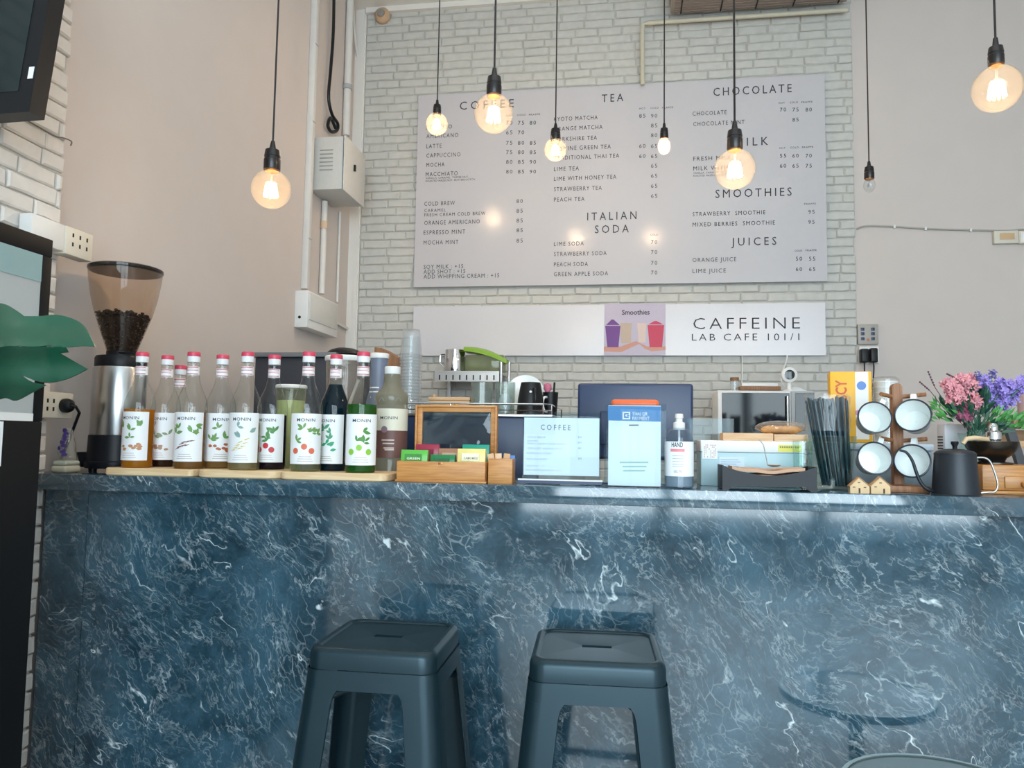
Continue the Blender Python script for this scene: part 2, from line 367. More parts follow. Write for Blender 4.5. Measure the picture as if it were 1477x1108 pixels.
# ------------------------------------------------------------------ stools
def rsq(h, r, z, n=12):
    """rounded square outline, half width h, corner radius r, 4 corners x n points"""
    P = []
    for k, (sx, sy) in enumerate(((1, 1), (-1, 1), (-1, -1), (1, -1))):
        for i in range(n):
            a = k*PI/2+PI/2*i/(n-1); P.append(Vector((sx*(h-r)+r*math.cos(a), sy*(h-r)+r*math.sin(a), z)))
    return P
SH = .712
def make_stool(label, loc, rz):
    st = thing('bar_stool', label, 'stool', loc, rz, 'metal bar stools at the counter')
    s = MB(); n = 12; N = 4*n
    slot = []
    ref = rsq(.131, .03, 0, n)
    for p in ref:
        a = math.atan2(p.y, p.x); d = Vector((math.cos(a), math.sin(a), 0))
        # stadium hole 84 x 18 mm by projection onto its outline
        L_, r_ = .033, .0095; cx = max(-L_, min(L_, p.x*.33)); q = Vector((cx, 0, 0)); v = Vector((p.x*.33-cx, p.y, 0)); v = v.normalized() if v.length > 1e-6 else d
        slot.append(q+v*r_)
    rows = [rsq(.147, .036, SH-.046, n), rsq(.1465, .036, SH-.016, n), rsq(.1435, .035, SH-.006, n), rsq(.138, .033, SH-.001, n), rsq(.132, .031, SH, n), rsq(.127, .029, SH-.0015, n), rsq(.1245, .028, SH-.005, n),
            [Vector((p.x, p.y, SH-.005)) for p in [q*1.15 for q in slot]], [Vector((p.x, p.y, SH-.0052)) for p in slot], [Vector((p.x, p.y, SH-.022)) for p in slot]]
    s.grid(rows, True)
    s.grid([rsq(.145, .034, SH-.046, n), rsq(.143, .034, SH-.022, n), [Vector((p.x, p.y, SH-.022)) for p in slot]], True)
    s.build('seat', M_stool, st)
    zt = SH-.047; za = SH-.088
    def half(z): return .1445+(SH-z)*.10
    ap = MB(); ap.grid([rsq(half(zt), .036, zt, n), rsq(half(za), .038, za, n), rsq(half(za)-.003, .036, za, n), rsq(half(zt)-.003, .034, zt, n)], True)
    ap.build('apron', M_stool, st)
    def seg(z, w, k):
        h = half(z); r = .036+(SH-z)*.012; P = rsq(h, r, z, n)[k*n:(k+1)*n]
        a, b = P[0], P[-1]
        tdir0 = Vector((0, -1, 0)) if k in (0,) else None
        # tangents at the ends of the corner arc
        t0 = [Vector((0, -1, 0)), Vector((1, 0, 0)), Vector((0, 1, 0)), Vector((-1, 0, 0))][k]
        t1 = [Vector((-1, 0, 0)), Vector((0, -1, 0)), Vector((1, 0, 0)), Vector((0, 1, 0))][k]
        return [a+t0*w]+P+[b+t1*w]
    for k in range(4):
        lg = MB(); zs = [za, za-.012, za-.03, .45, .3, .15, .02]; ws = [.047, .040, .037, .034, .030, .026, .024]
        rows = [seg(z, w, k) for z, w in zip(zs, ws)]
        inner = []
        for r in rows:
            c = sum(r, Vector())/len(r); inner.append([p+(Vector((0, 0, p.z))-p).normalized()*.0035 for p in r])
        lg.grid(rows); lg.grid(inner)
        for i in (0, -1): lg.grid([[r[i] for r in rows], [r[i] for r in inner]])
        lg.grid([rows[-1], inner[-1]]); lg.grid([rows[0], inner[0]])
        lp = lg.build('leg', M_stool, st)
        z = .02; c = rsq(half(z), .045, z, n)[k*n+n//2]; MB().lathe([(.012, .0), (.014, .012), (.012, .02)], 14, (c.x*.985, c.y*.985, 0)).build('foot', M_black, lp)
    xb = MB(); q = half(.60)-.012
    for a in (1, -1): xb.tube([(-q, -q*a, SH-.128), (-q*.5, -q*.5*a, SH-.108), (0, 0, SH-.094), (q*.5, q*.5*a, SH-.108), (q, q*a, SH-.128)], .009, 8)
    xb.build('cross_brace', M_stool, st)
    q = half(.2)-.004
    for k in range(4):
        a = k*PI/2; R = Matrix.Rotation(a, 4, 'Z'); MB().box((q-.004, 0, .2), (.006, 2*q-.07, .024), .002, M=R).build('footrest', M_stool, st)
    return st
make_stool('dark metal bar stool on the left with square seat, nearer the syrup bottles', (-.560, 1.790, 0), .015)
make_stool('dark metal bar stool on the right with square seat, below the payment sign', (-.065, 1.800, 0), .045)

# low round table with pale rim, foreground right
tb = thing('round_table', 'low round grey table with pale metal rim, lower right before the counter', 'table', (.655, 1.72, 0))
TH = .47
MB().lathe([(.0, TH-.012), (.196, TH-.012), (.196, TH), (.0, TH)], 64).build('tabletop', mat('grey_tabletop', '#5c7073', .12), tb)
MB().lathe([(.1965, TH-.018), (.206, TH-.018), (.209, TH-.006), (.206, TH+.003), (.1965, TH+.003)], 64, cap0=False, cap1=False).build('rim', mat('pale_rim', '#a9bcbd', .25, .5), tb)
MB().lathe([(.02, .02), (.02, TH-.013)], 20).build('pedestal', M_black, tb)
MB().lathe([(.15, 0), (.15, .01), (.02, .022)], 40).build('base', M_black, tb)

# ------------------------------------------------------------------ menu board and shop sign on the brick wall
BY = 4.598                                       # face of the boards
def lines(mb, items, Y, dz=0):
    for t in items:
        s, x0, x1, yb, cap = t[:5]; sp = t[5] if len(t) > 5 else 1.25; off = t[6] if len(t) > 6 else 0
        a = PY(x0, yb, Y); b = PY(x1, yb, Y); k = mpp(a)
        mb.text(s, (a.x, Y, a.z), XA, ZA, b.x-a.x, cap*k, sp, off)
mbd = thing('menu_board', 'large white drinks menu board on the brick wall above the sign', 'menu board', (0, BY, 0))
a = PY(602, 138, BY); b = PY(1193, 405, BY)
bd0, bd1, bdz0, bdz1 = -1.346, 1.150, 2.139*1, 3.3976
bd0 = PY(600, 276, BY).x; bd1 = PY(1191.5, 256, BY).x; bdz1 = (PY(602, 138, BY).z+PY(1190, 107, BY).z)/2; bdz0 = (PY(598, 415, BY).z+PY(1193, 405, BY).z)/2
MB().span((bd0, 0, bdz0), (bd1, .019, bdz1), .001).build('panel', M_board, mbd, False)
C6 = 6.0
coffee = [('ESPRESSO', 615, 652, 187, C6), ('AMERICANO', 615, 661, 199.5, C6), ('LATTE', 615, 637, 214, C6), ('CAPPUCCINO', 615, 664, 227.5, C6), ('MOCHA', 615, 641, 241, C6), ('MACCHIATO', 614, 660, 254.5, C6),
          ('VANILLA, CARAMEL, TOFFEE NUT,', 614, 676, 258.5, 2.6, 1.1), ('ROASTED HAZELNUT, BUTTERSCOTCH', 614, 685, 262.5, 2.6, 1.1),
          ('COLD BREW', 612, 656, 297, C6), ('CARAMEL', 612, 643, 306, 4.5), ('FRESH CREAM COLD BREW', 612, 700, 312.5, 4.8), ('ORANGE AMERICANO', 612, 692, 324.5, C6), ('ESPRESSO MINT', 611, 671, 338.5, C6), ('MOCHA MINT', 611, 661, 353, C6),
          ('SOY MILK : +15', 611, 668, 388, C6, 1.15), ('ADD SHOT : +15', 611, 671, 395, C6, 1.15), ('ADD WHIPPING CREAM : +15', 611, 720, 402, C6, 1.15)]
tea = [(t, 799, x1, y, C6) for t, x1, y in (('KYOTO MATCHA', 862, 175), ('ORANGE MATCHA', 869, 189), ('YORKSHIRE TEA', 861, 204), ('JASMINE GREEN TEA', 881, 217.5), ('TRADITIONAL THAI TEA', 893, 231), ('LIME TEA', 835, 247), ('LIME WITH HONEY TEA', 889, 261), ('STRAWBERRY TEA', 868, 276), ('PEACH TEA', 843, 291), ('LIME SODA', 842, 355), ('STRAWBERRY SODA', 875, 369.5), ('PEACH SODA', 848, 384.5), ('GREEN APPLE SODA', 877, 398.5))]
right = [('CHOCOLATE', 999, 1048, 167, C6), ('CHOCOLATE MINT', 1000, 1074, 182, C6), ('FRESH MILK', 1000, 1055, 232, C6), ('MILK WITH', 1000, 1050, 246, C6), ('VANILLA, CARAMEL, TOFFEE NUT,', 1000, 1062, 251, 2.6, 1.1), ('ROASTED HAZELNUT, BUTTERSCOTCH', 1000, 1070, 255, 2.6, 1.1),
         ('STRAWBERRY  SMOOTHIE', 999, 1104, 312, C6), ('MIXED BERRIES  SMOOTHIE', 999, 1118, 327, C6), ('ORANGE JUICE', 999, 1062, 378, C6), ('LIME JUICE', 999, 1047, 394, C6)]
def pr(y, cols): return [(s, x, x+9, y, 5.6, 1.3) for s, x in cols]
prices = []
for y, v in ((180, ('70', '75', '80')), (194, ('65', '70')), (209, ('75', '80', '85')), (222.5, ('75', '80', '85')), (236.5, ('80', '85', '90')), (250.5, ('80', '85', '90'))): prices += pr(y, list(zip(v, (730, 747, 764))))
for y, v in ((293, '80'), (307, '85'), (321, '85'), (335, '85'), (350, '85')): prices += pr(y, [(v, 745)])
for y, v in ((170, ('85', '90')), (184, (None, '85')), (198, (None, '80')), (213.5, ('60', '65')), (228, ('60', '65')), (242, (None, '65')), (256.5, (None, '65')), (271, (None, '65')), (285.5, (None, '65')), (352, (None, '70')), (366.5, (None, '70')), (382, (None, '70')), (396, (None, '70'))): prices += pr(y, [(s, x) for s, x in zip(v, (922, 939)) if s])
for y, v in ((161, ('70', '75', '80')), (175.5, (None, '85')), (227.5, ('55', '60', '70')), (242, ('60', '65', '75'))): prices += pr(y, [(s, x) for s, x in zip(v, (1125, 1143, 1162)) if s])
prices += pr(308.5, [('95', 1166)])+pr(323, [('95', 1166)])+pr(376, [('50', 1148), ('55', 1167)])+pr(391, [('60', 1148), ('65', 1167)])
for x, y in ((730, 168), (922, 158), (1123, 150), (1124, 215)):
    prices += [('HOT', x, x+9, y, 2.6, 1.2), ('COLD', x+16, x+28, y-.8, 2.6, 1.2), ('FRAPPE', x+33, x+49, y-1.2, 2.6, 1.2)]
prices += [('COLD', 938, 949, 340, 2.6, 1.2), ('FRAPPE', 1160, 1177, 295.5, 2.6, 1.2), ('COLD', 1146, 1157, 363, 2.6, 1.2), ('FRAPPE', 1162, 1178, 362.5, 2.6, 1.2)]
heads = [('COFFEE', 663, 741, 158.5, 12, 1.5), ('TEA', 868, 899, 147.5, 11.5, 1.5), ('CHOCOLATE', 1029, 1142, 138.5, 12, 1.4), ('MILK', 1060, 1108, 211, 12, 1.5), ('ITALIAN', 847, 918, 318, 11.5, 1.5), ('SODA', 858, 907, 336.5, 11.5, 1.5), ('SMOOTHIES', 1032, 1142, 285.5, 12, 1.4), ('JUICES', 1055, 1120, 354.5, 11.5, 1.5)]
for nm, it in (('menu_lettering', coffee), ('menu_lettering', tea), ('menu_lettering', right), ('price_lettering', prices), ('heading_lettering', heads)):
    m_ = MB(); lines(m_, [(i[0], i[1], i[2], i[3], i[4], *(i[5:] or (1.25,))) for i in it], BY-.0015); m_.build(nm, M_ink, mbd, False, loc=(0, -BY, 0), recalc=False)

sg = thing('shop_sign', 'long white banner sign with shop name and smoothie picture', 'sign', (0, BY, 0))
s0 = PY(595.5, 478, BY).x; s1 = PY(1191, 474, BY).x; sz1 = (PY(595, 443, BY).z+PY(1190, 436, BY).z)/2; sz0 = (PY(596, 514, BY).z+PY(1192, 512, BY).z)/2
MB().span((s0, 0, sz0), (s1, .019, sz1), .001).build('panel', M_banner, sg, False)
m_ = MB(); lines(m_, [('CAFFEINE', 1000, 1154, 475, 16.5, 1.3, -.012), ('LAB CAFE 101/1', 998, 1153, 491.5, 10, 1.35, -.006)], BY-.0015); m_.build('sign_lettering', M_ink, sg, False, loc=(0, -BY, 0), recalc=False)
def flat(px, Y):                                   # printed shape on the sign from its outline
    return [PY(x, y, Y) for x, y in px]
def printed(name, shapes, Y, h, parent, oy):
    m_ = MB()
    for sh in shapes: v = flat(sh, Y); m_.faces(v, [tuple(range(len(v)))])
    return m_.build(name, mat('print_'+name, h, .45, var=.05, scale=60), parent, False, loc=(0, -oy, 0), recalc=False)
pic = printed('picture', [[(872, 438.5), (960, 437.5), (960, 512.5), (871, 513)]], BY-.0012, '#bdb3c6', sg, BY)
printed('table_print', [[(871, 500), (895, 500), (917, 492), (922, 496), (896, 508), (871, 507)], [(917, 492), (934, 500), (960, 500), (960, 505), (940, 507), (930, 503)]], BY-.0016, '#c98f7c', sg, BY)
printed('purple_drink', [[(873, 470), (895, 470), (892, 501), (876, 501)], [(874, 469), (882, 461), (885, 461), (894, 469)]], BY-.0020, '#6b2f86', sg, BY)
printed('beige_drink', [[(895, 466), (911, 466), (910, 495), (896, 495)]], BY-.0018, '#bda894', sg, BY)
printed('pale_drink', [[(919, 466), (932, 466), (931, 494), (921, 494)]], BY-.0018, '#d6bfb6', sg, BY)
printed('red_drink', [[(934, 469), (958, 469), (955, 501), (937, 501)], [(935, 468), (944, 463), (947, 463), (957, 468)]], BY-.0020, '#c4284e', sg, BY)
m_ = MB(); lines(m_, [('Smoothies', 897, 937, 454, 7, .95, .012)], BY-.0022); m_.build('picture_lettering', M_ink, sg, False, loc=(0, -BY, 0), recalc=False)

# ------------------------------------------------------------------ pendant lamps
M_globe = glass('lit_globe_glass', '#fffaf2', 1.2, .035, '#fff0dc')
M_globe2 = glass('unlit_bulb_glass', '#f6f8f8', 1.0, .05)
M_fil = emit('filament', '#ffd69a', 26)
M_sock = mat('black_socket', '#191517', .3, var=.05)
def pendant(px, py, Y, r, sy, label, on=True, small=False, e=5.0):
    c = PY(px, py, Y); k = mpp(c); R = r*k
    zs0 = PY(px, sy[1], Y).z; zs1 = PY(px, sy[0], Y).z       # socket bottom, top
    o = thing('pendant_lamp', label, 'lamp', (c.x, c.y, c.z), 0, 'bare bulb pendant lamps')
    L0 = zs0-c.z; L1 = zs1-c.z; rs = (L1-L0)*.32
    MB().tube([(0, 0, L1+.01), (0, 0, CH-c.z-.02)], .0032, 8).build('cord', M_sock, o)
    MB().lathe([(.03, CH-c.z-.022), (.03, CH-c.z-.001)], 20).build('ceiling_rose', M_sock, o)
    MB().lathe([(rs*.96, L0), (rs, L0+.002), (rs, L0+(L1-L0)*.42), (rs*.93, L0+(L1-L0)*.44), (rs*.93, L0+(L1-L0)*.52), (rs*.98, L0+(L1-L0)*.54), (rs*.86, L0+(L1-L0)*.80), (rs*.42, L0+(L1-L0)*.86), (.006, L1+.014)], 28).build('socket', M_sock, o)
    MB().lathe([(rs*.8, L0-.004), (rs*.82, L0+.003)], 24).build('socket_ring', M_brass, o)
    rn = rs*.72; pf = []
    if small:
        for t in range(15):
            a = -PI/2+PI*t/14*.86; pf.append((R*math.cos(a), R*1.35*math.sin(a)))
        pf.append((rn*.8, L0))
    else:
        for t in range(25):
            a = -PI/2+PI*t/24
            if R*math.cos(a) < rn and a > 0: break
            pf.append((R*math.cos(a), R*math.sin(a)))
        pf.append((rn, min(L0, R*1.12)))
        pf.append((rn, L0))
    MB().lathe(pf, 36, cap1=False).build('globe', M_globe if on else M_globe2, o)
    MB().lathe([(.003, L0-.001), (.004, R*.25), (.0015, -R*.1)], 12).build('stem', M_globe2, o)
    f = MB()
    for q in range(11):
        a = q*2*PI/11; b_ = a+PI/8; f.tube([(.011*math.cos(a)*R/.05, .011*math.sin(a)*R/.05, R*.30), (.017*math.cos(b_)*R/.05, .017*math.sin(b_)*R/.05, -R*.38)], .0023*R/.05, 6)
    f.build('filament', M_fil if on else M_steel, o)
    if on:
        l = bpy.data.lights.new('bulb_light', 'POINT'); l.energy = e; l.color = (1.0, .75, .50); l.shadow_soft_size = R*.35
        lo = bpy.data.objects.new('bulb_light', l); COL.objects.link(lo); lo.parent = o
FYL = 2.25
pendant(391, 273, FYL, 28, (210, 246), 'lit globe pendant lamp furthest left, hanging over the syrup bottles', e=6.5)
pendant(712, 164, FYL, 28, (105, 138), 'large lit globe pendant lamp covering the word coffee on the menu board', e=6.5)
pendant(1060, 244, FYL, 29, (182, 216), 'large lit globe pendant lamp hanging just above the word smoothies', e=6.5)
pendant(1438, 128, FYL, 33, (62, 94), 'lit globe pendant lamp furthest right, hanging high over the flowers', e=6.5)
RYL = 3.75
pendant(630, 179, RYL, 16, (148, 166), 'small lit globe pendant lamp at the left edge of the menu board', e=13)
pendant(801, 216, RYL, 16.5, (182, 204), 'small lit globe pendant lamp in front of the tea list on the menu board', e=13)
pendant(958, 211, RYL, 9, (182, 200), 'tiny lit bulb pendant lamp before the menu, between tea prices and the chocolate list', small=True, e=13)
pendant(1254, 267, RYL, 8, (237, 258), 'unlit clear bulb pendant lamp on long cord before the plain cream wall', on=False, small=True)

# ------------------------------------------------------------------ things along the bar top
def onbar(px, py, Y): p = PY(px, py, Y); return (p.x, Y, CT)
def board_(name, label, x0, x1, Y0, Y1, rad, h=.022):
    c = ((x0+x1)/2, (Y0+Y1)/2, CT); w = (x1-x0)/2; d = (Y1-Y0)/2; P = []
    for k, (sx, sy) in enumerate(((1, 1), (-1, 1), (-1, -1), (1, -1))):
        for i in range(8):
            a = k*PI/2+PI/2*i/7; P.append((sx*(w-rad)+rad*math.cos(a), sy*(d-rad)+rad*math.sin(a)))
    e = .003; ins = lambda q: [(x*(1-e/w), y*(1-e/d)) for x, y in q]
    m_ = MB().grid([[(x, y, 0) for x, y in ins(P)], [(x, y, e) for x, y in P], [(x, y, h-e) for x, y in P], [(x, y, h) for x, y in ins(P)]], True, True, True)
    return tag(m_.build(name, M_oak, loc=c), label, 'serving board', 'wooden boards under the syrup bottles')
bx = [PY(x, 684, 2.01).x for x in (151, 277, 280, 401, 403, 557)]
board_('wooden_board', 'pale wooden board under the leftmost syrup bottles, beside the coffee grinder', bx[0], bx[1], 2.006, 2.183, .012)
board_('wooden_board', 'pale wooden board with rounded ends, middle of the three under the syrup bottles', bx[2], bx[3], 2.006, 2.183, .04)
board_('wooden_board', 'pale wooden board under the lime, mint and peach syrup bottles, rightmost of three', bx[4], bx[5], 2.006, 2.183, .022)
BT = CT+.0222

# syrup bottles
M_capr = mat('red_foil_cap', '#d0465f', .35); M_capw = mat('white_cap_band', '#e4e6ea', .4)
M_label = mat('bottle_label', '#eef0f2', .5, var=.01)
M_bglass = glass('bottle_glass', '#fbfdfc', 1.0)
def liquid(name, h, k=.55):
    m, n, l = nodes(name); n.remove(n['Principled BSDF'])
    tr = n.new('ShaderNodeBsdfTransparent'); tr.inputs[0].default_value = col(h); df = n.new('ShaderNodeBsdfDiffuse'); df.inputs[0].default_value = col(h)
    tl = n.new('ShaderNodeBsdfTranslucent'); tl.inputs[0].default_value = col(h)
    m1 = n.new('ShaderNodeMixShader'); l.new(df.outputs[0], m1.inputs[1]); l.new(tl.outputs[0], m1.inputs[2])
    m2 = n.new('ShaderNodeMixShader'); m2.inputs[0].default_value = k; l.new(tr.outputs[0], m2.inputs[1]); l.new(m1.outputs[0], m2.inputs[2]); l.new(m2.outputs[0], n['Material Output'].inputs[0])
    return m
BH = .340; BRD = .0437
BPROF = [(.40, 0), (.94, .003), (1, .018), (1, .515), (.985, .555), (.90, .60), (.74, .65), (.57, .70), (.46, .745), (.405, .79), (.385, .84), (.375, .915)]
def prof_r(z):
    for (r0, z0), (r1, z1) in zip(BPROF, BPROF[1:]):
        if z0 <= z <= z1: return r0+(r1-r0)*(z-z0)/(z1-z0)
    return .375
def disc(mb, a, z, R, w, h, n=10, jag=0, rnd=random):
    """a small printed spot bent onto the bottle at angle a"""
    P = []
    for i in range(n):
        t = 2*PI*i/n; k = 1+rnd.uniform(-jag, jag); u = w*math.cos(t)*k; P.append((R*math.cos(a+u/R), R*math.sin(a+u/R), z+h*math.sin(t)*k))
    mb.faces(P, [tuple(range(n))])
def leafp(mb, a, z, R, ln, ang, wd=.3, n=4):
    P = []
    for i in range(n+1): t = i/n; P.append((t*ln, wd*ln*math.sin(PI*t)*.5))
    for i in range(n-1, 0, -1): t = i/n; P.append((t*ln, -wd*ln*math.sin(PI*t)*.5))
    ca, sa = math.cos(ang), math.sin(ang); Q = [(x*ca-y*sa, x*sa+y*ca) for x, y in P]
    mb.faces([(R*math.cos(a+u/R), R*math.sin(a+u/R), z+v) for u, v in Q], [tuple(range(len(Q)))])
_pm = {}
def pm(h):
    if h not in _pm: _pm[h] = mat('label_print', h, .5, var=.12, scale=200)
    return _pm[h]
def bottle(label, px, pyb, Y, rot, hl, fill, art, z0=None, k=.55):
    p = PY(px, pyb, Y); o = thing('syrup_bottle', label, 'bottle', (p.x, Y, BT if z0 is None else z0), 0, 'flavoured syrup bottles on the bar')
    MB().lathe([(r*BRD, z*BH) for r, z in BPROF], 32, cap1=False).build('glass_body', M_bglass, o)
    zf = fill; lq = [(r*BRD*.93, z*BH) for r, z in BPROF if .003 <= z < zf]+[(prof_r(zf)*BRD*.93, zf*BH), (.001, zf*BH)]
    MB().lathe([(.001, .004)]+lq[0:], 28).build('syrup', liquid('syrup_liquid', hl, k), o)
    cp = MB().lathe([(.400*BRD, .912*BH), (.405*BRD, .916*BH), (.405*BRD, .965*BH), (.39*BRD, .966*BH)], 24).build('cap_band', M_capw, o)
    MB().lathe([(.41*BRD, .962*BH), (.42*BRD, .966*BH), (.42*BRD, .992*BH), (.39*BRD, 1.0*BH)], 24).build('cap', M_capr, o)
    ad = math.atan2(-p.y, -p.x)+math.radians(rot)            # label turned away from the camera by rot
    hw = math.radians(69)
    lb = MB().lathe([(BRD*1.012, .062*BH), (BRD*1.012, .478*BH)], 26, a0=ad-hw, a1=ad+hw).build('label', M_label, o)
    nl = MB().lathe([(.40*BRD, .80*BH), (.395*BRD, .875*BH)], 24, cap0=False, cap1=False).build('neck_label', M_label, o)
    nt = MB()
    for zz, h_ in ((.806, .008), (.838, .004), (.85, .003), (.862, .008)): nt.lathe([(.404*BRD, zz*BH), (.402*BRD, (zz+h_)*BH)], 16, a0=ad-1.2, a1=ad+1.2)
    nt.build('neck_print', pm('#c25a6a'), nl, False)
    R_ = BRD*1.012+.0006; tb_ = MB()
    tb_.btext('MONIN', R_, .412*BH, ad, .0088, .052, 1.1, .006)
    tb_.build('label_lettering', M_ink, lb, False, recalc=False)
    rnd = random.Random(int(px)); g = MB(); f = MB(); hg, hf, n, kind = art
    for i in range(n):
        a = ad+rnd.uniform(-.75, .75); z = rnd.uniform(.24, .375)*BH
        for q in range(3): leafp(g, a, z, R_, rnd.uniform(.014, .024), rnd.uniform(-.6, 3.4), .42)
    if kind == 'round':
        for i in range(3): disc(f, ad-.55+.5*i+rnd.uniform(-.1, .1), (.17+.035*(i % 2))*BH, R_+.0002, .0085, .0085, 14)
    elif kind == 'nut':
        for i in range(10): disc(f, ad+rnd.uniform(-.75, .75), rnd.uniform(.15, .21)*BH, R_+.0002+i*2e-5, .0065, .0042, 8, .2, rnd)
    elif kind == 'stick':
        for i in range(4): leafp(f, ad-.7+.15*i, (.16+.02*i)*BH, R_+.0002, .042, rnd.uniform(.15, .45), .10)
    else:
        for i in range(7): leafp(f, ad+rnd.uniform(-.5, .4), rnd.uniform(.15, .23)*BH, R_+.0002, .018, rnd.uniform(0, 2.6), .5)
    g.build('leaf_print', pm(hg), lb, False, recalc=False); f.build('fruit_print', pm(hf), lb, False, recalc=False)
    s_ = MB()
    for i in range(3): s_.lathe([(R_, (.085+.018*i)*BH), (R_, (.089+.018*i)*BH)], 10, a0=ad-.5+.06*i, a1=ad+.5-.06*i)
    s_.build('small_print', pm('#b9a9a4'), lb, False, recalc=False)
    return o
gl = '#6f9a55'
bottle('amber syrup bottle with nut label, leftmost, next to the coffee grinder', 197.5, 671, 2.056, -34, '#eaa52c', .50, (gl, '#c08a62', 5, 'nut'))
bottle('dark brown syrup bottle with nut label, second from the coffee grinder', 234.5, 672, 2.142, -26, '#4a2a24', .44, ('#8a9a78', '#b08a70', 4, 'nut'))
bottle('amber syrup bottle with vanilla pod label, third from the coffee grinder', 272.5, 673, 2.056, -20, '#b8874a', .48, (gl, '#7b4a4a', 5, 'stick'))
bottle('nearly hidden syrup bottle standing behind the second and third bottles', 254, 672, 2.234, -10, '#b58a58', .42, (gl, '#9a6a4a', 4, 'nut'), CT+.0005)
bottle('clear syrup bottle with hazelnut label, left one on the middle board', 314.5, 676, 2.128, 6, '#c9a668', .30, (gl, '#b4633f', 5, 'nut'), k=.4)
bottle('clear syrup bottle with yellow slices on its label, middle board', 351, 677, 2.056, -14, '#d8d0a8', .40, ('#8aa6a0', '#d9c46a', 3, 'stick'), k=.25)
bottle('dark red syrup bottle with red berry label, right end of the middle board', 390, 677, 2.132, -20, '#2e1a2c', .47, ('#4f8a4a', '#c8323c', 4, 'round'))
bottle('clear syrup bottle with peach label, left one on the right board', 440, 680, 2.056, -3, '#cfd4b6', .46, (gl, '#d9694a', 5, 'round'), k=.2)
bottle('dark blue green syrup bottle with mint label, filled to the neck', 480, 682, 2.128, -32, '#0c2a38', .74, ('#4f9a72', '#2fa070', 5, 'leaf'), k=.85)
bottle('green syrup bottle with lime label, rightmost of the syrup bottles', 519.5, 683, 2.056, 0, '#3f8a34', .56, ('#4c8a3a', '#8cc63e', 4, 'round'), k=.5)

# large sauce bottle
p = PY(562, 690, 2.238); o = thing('sauce_bottle', 'large pale plastic sauce bottle with brown and cream label and white cap', 'bottle', (p.x, 2.238, CT))
M_frost = glass('frosted_plastic', '#c9c6b2', .8, .55, '#b9b7a6')
H_ = .338; r_ = .0505
MB().lathe([(.9*r_, 0), (r_, .006), (r_, .17*H_), (.985*r_, .175*H_), (r_, .18*H_), (r_, .63*H_), (.95*r_, .645*H_), (.95*r_, .655*H_), (r_, .67*H_), (r_, .73*H_), (.94*r_, .755*H_), (.60*r_, .80*H_), (.52*r_, .85*H_), (.46*r_, .94*H_)], 36).build('body', M_frost, o)
MB().lathe([(.47*r_, .932*H_), (.48*r_, .935*H_), (.48*r_, .995*H_), (.44*r_, H_)], 28).build('cap', M_white, o)
ad = math.atan2(-p.y, -p.x)-.15
MB().lathe([(r_*1.01, .18*H_), (r_*1.01, .42*H_)], 30, a0=ad-1.5, a1=ad+1.5).build('label', tag(mat('brown_label', '#6a4a44', .5), None), o)
cl_ = MB().lathe([(r_*1.01, .4205*H_), (r_*1.01, .615*H_)], 30, a0=ad-1.5, a1=ad+1.5).build('label', mat('cream_label', '#dcd8c6', .5), o)
t_ = MB(); t_.btext('MONIN', r_*1.01+.0006, .52*H_, ad, .009, .054, 1.1, .006); t_.build('label_lettering', M_ink, cl_, False, recalc=False)
t_ = MB(); disc(t_, ad-.25, .43*H_, r_*1.01+.0008, .010, .010, 18); t_.build('emblem', mat('emblem_print', '#8a6f7c', .5), cl_, False, recalc=False)
t_ = MB()
for i, z in enumerate((.33, .30, .26, .245)): t_.lathe([(r_*1.01+.0006, z*H_), (r_*1.01+.0006, (z+.012)*H_)], 10, a0=ad-.4+.07*i, a1=ad+.35)
t_.build('small_print', pm('#c9b9b0'), cl_, False, recalc=False)
t_ = MB()
for s_ in (-.5, .55): t_.tube([(r_*1.0*math.cos(ad+s_+q*.06), r_*1.0*math.sin(ad+s_+q*.06), (.69+.02*math.cos(q*.7))*H_) for q in range(-3, 4)], .0012, 6)
t_.build('embossed_mark', mat('embossed_mark', '#8f8f80', .4), o)

# coffee grinder
gy = 2.238; gx = PY(169, 600, gy).x+.004
gr = thing('coffee_grinder', 'tall steel electric coffee grinder with clear hopper of dark beans', 'coffee grinder', (gx, gy, CT))
k = mpp((gx, gy, 1.3)); zt = lambda y: PY(165, y, gy).z-CT
ft = MB()
for a in range(4): ft.lathe([(.012, 0), (.013, .012)], 12, (.065*math.cos(a*PI/2+.8), .065*math.sin(a*PI/2+.8), 0))
ft.build('foot', M_black, gr)
mb_ = MB().lathe([(.088, .010), (.090, .014), (.090, .03), (.085, .034), (.0825, zt(628))], 40); mb_.span((-.105, -.05, .012), (-.06, .05, .06), .004); mb_.build('base', M_matte, gr)
MB().lathe([(.079, zt(628)), (.080, zt(627)), (.080, zt(533)), (.078, zt(531))], 48).build('body', M_steel, gr)
MB().lathe([(.076, zt(531)), (.077, zt(529)), (.077, zt(518)), (.073, zt(515)), (.045, zt(514)), (.045, zt(508))], 40).build('collar', M_matte, gr)
hz = [(.042, 512), (.050, 500), (.066, 480), (.085, 455), (.099, 430), (.108, 405), (.1115, 390)]
M_hop = glass('smoky_hopper', '#eee4da', .8, .03, '#8a7a70')
MB().lathe([(r, zt(y)) for r, y in hz], 48, cap0=False, cap1=False).build('hopper', M_hop, gr)
lid = MB().lathe([(.108, zt(394)), (.113, zt(392)), (.113, zt(389)), (.108, zt(387.5)), (.001, zt(387))], 48).build('hopper_lid', glass('smoky_lid', '#77706c', 1, .5, '#4b4745'), gr)
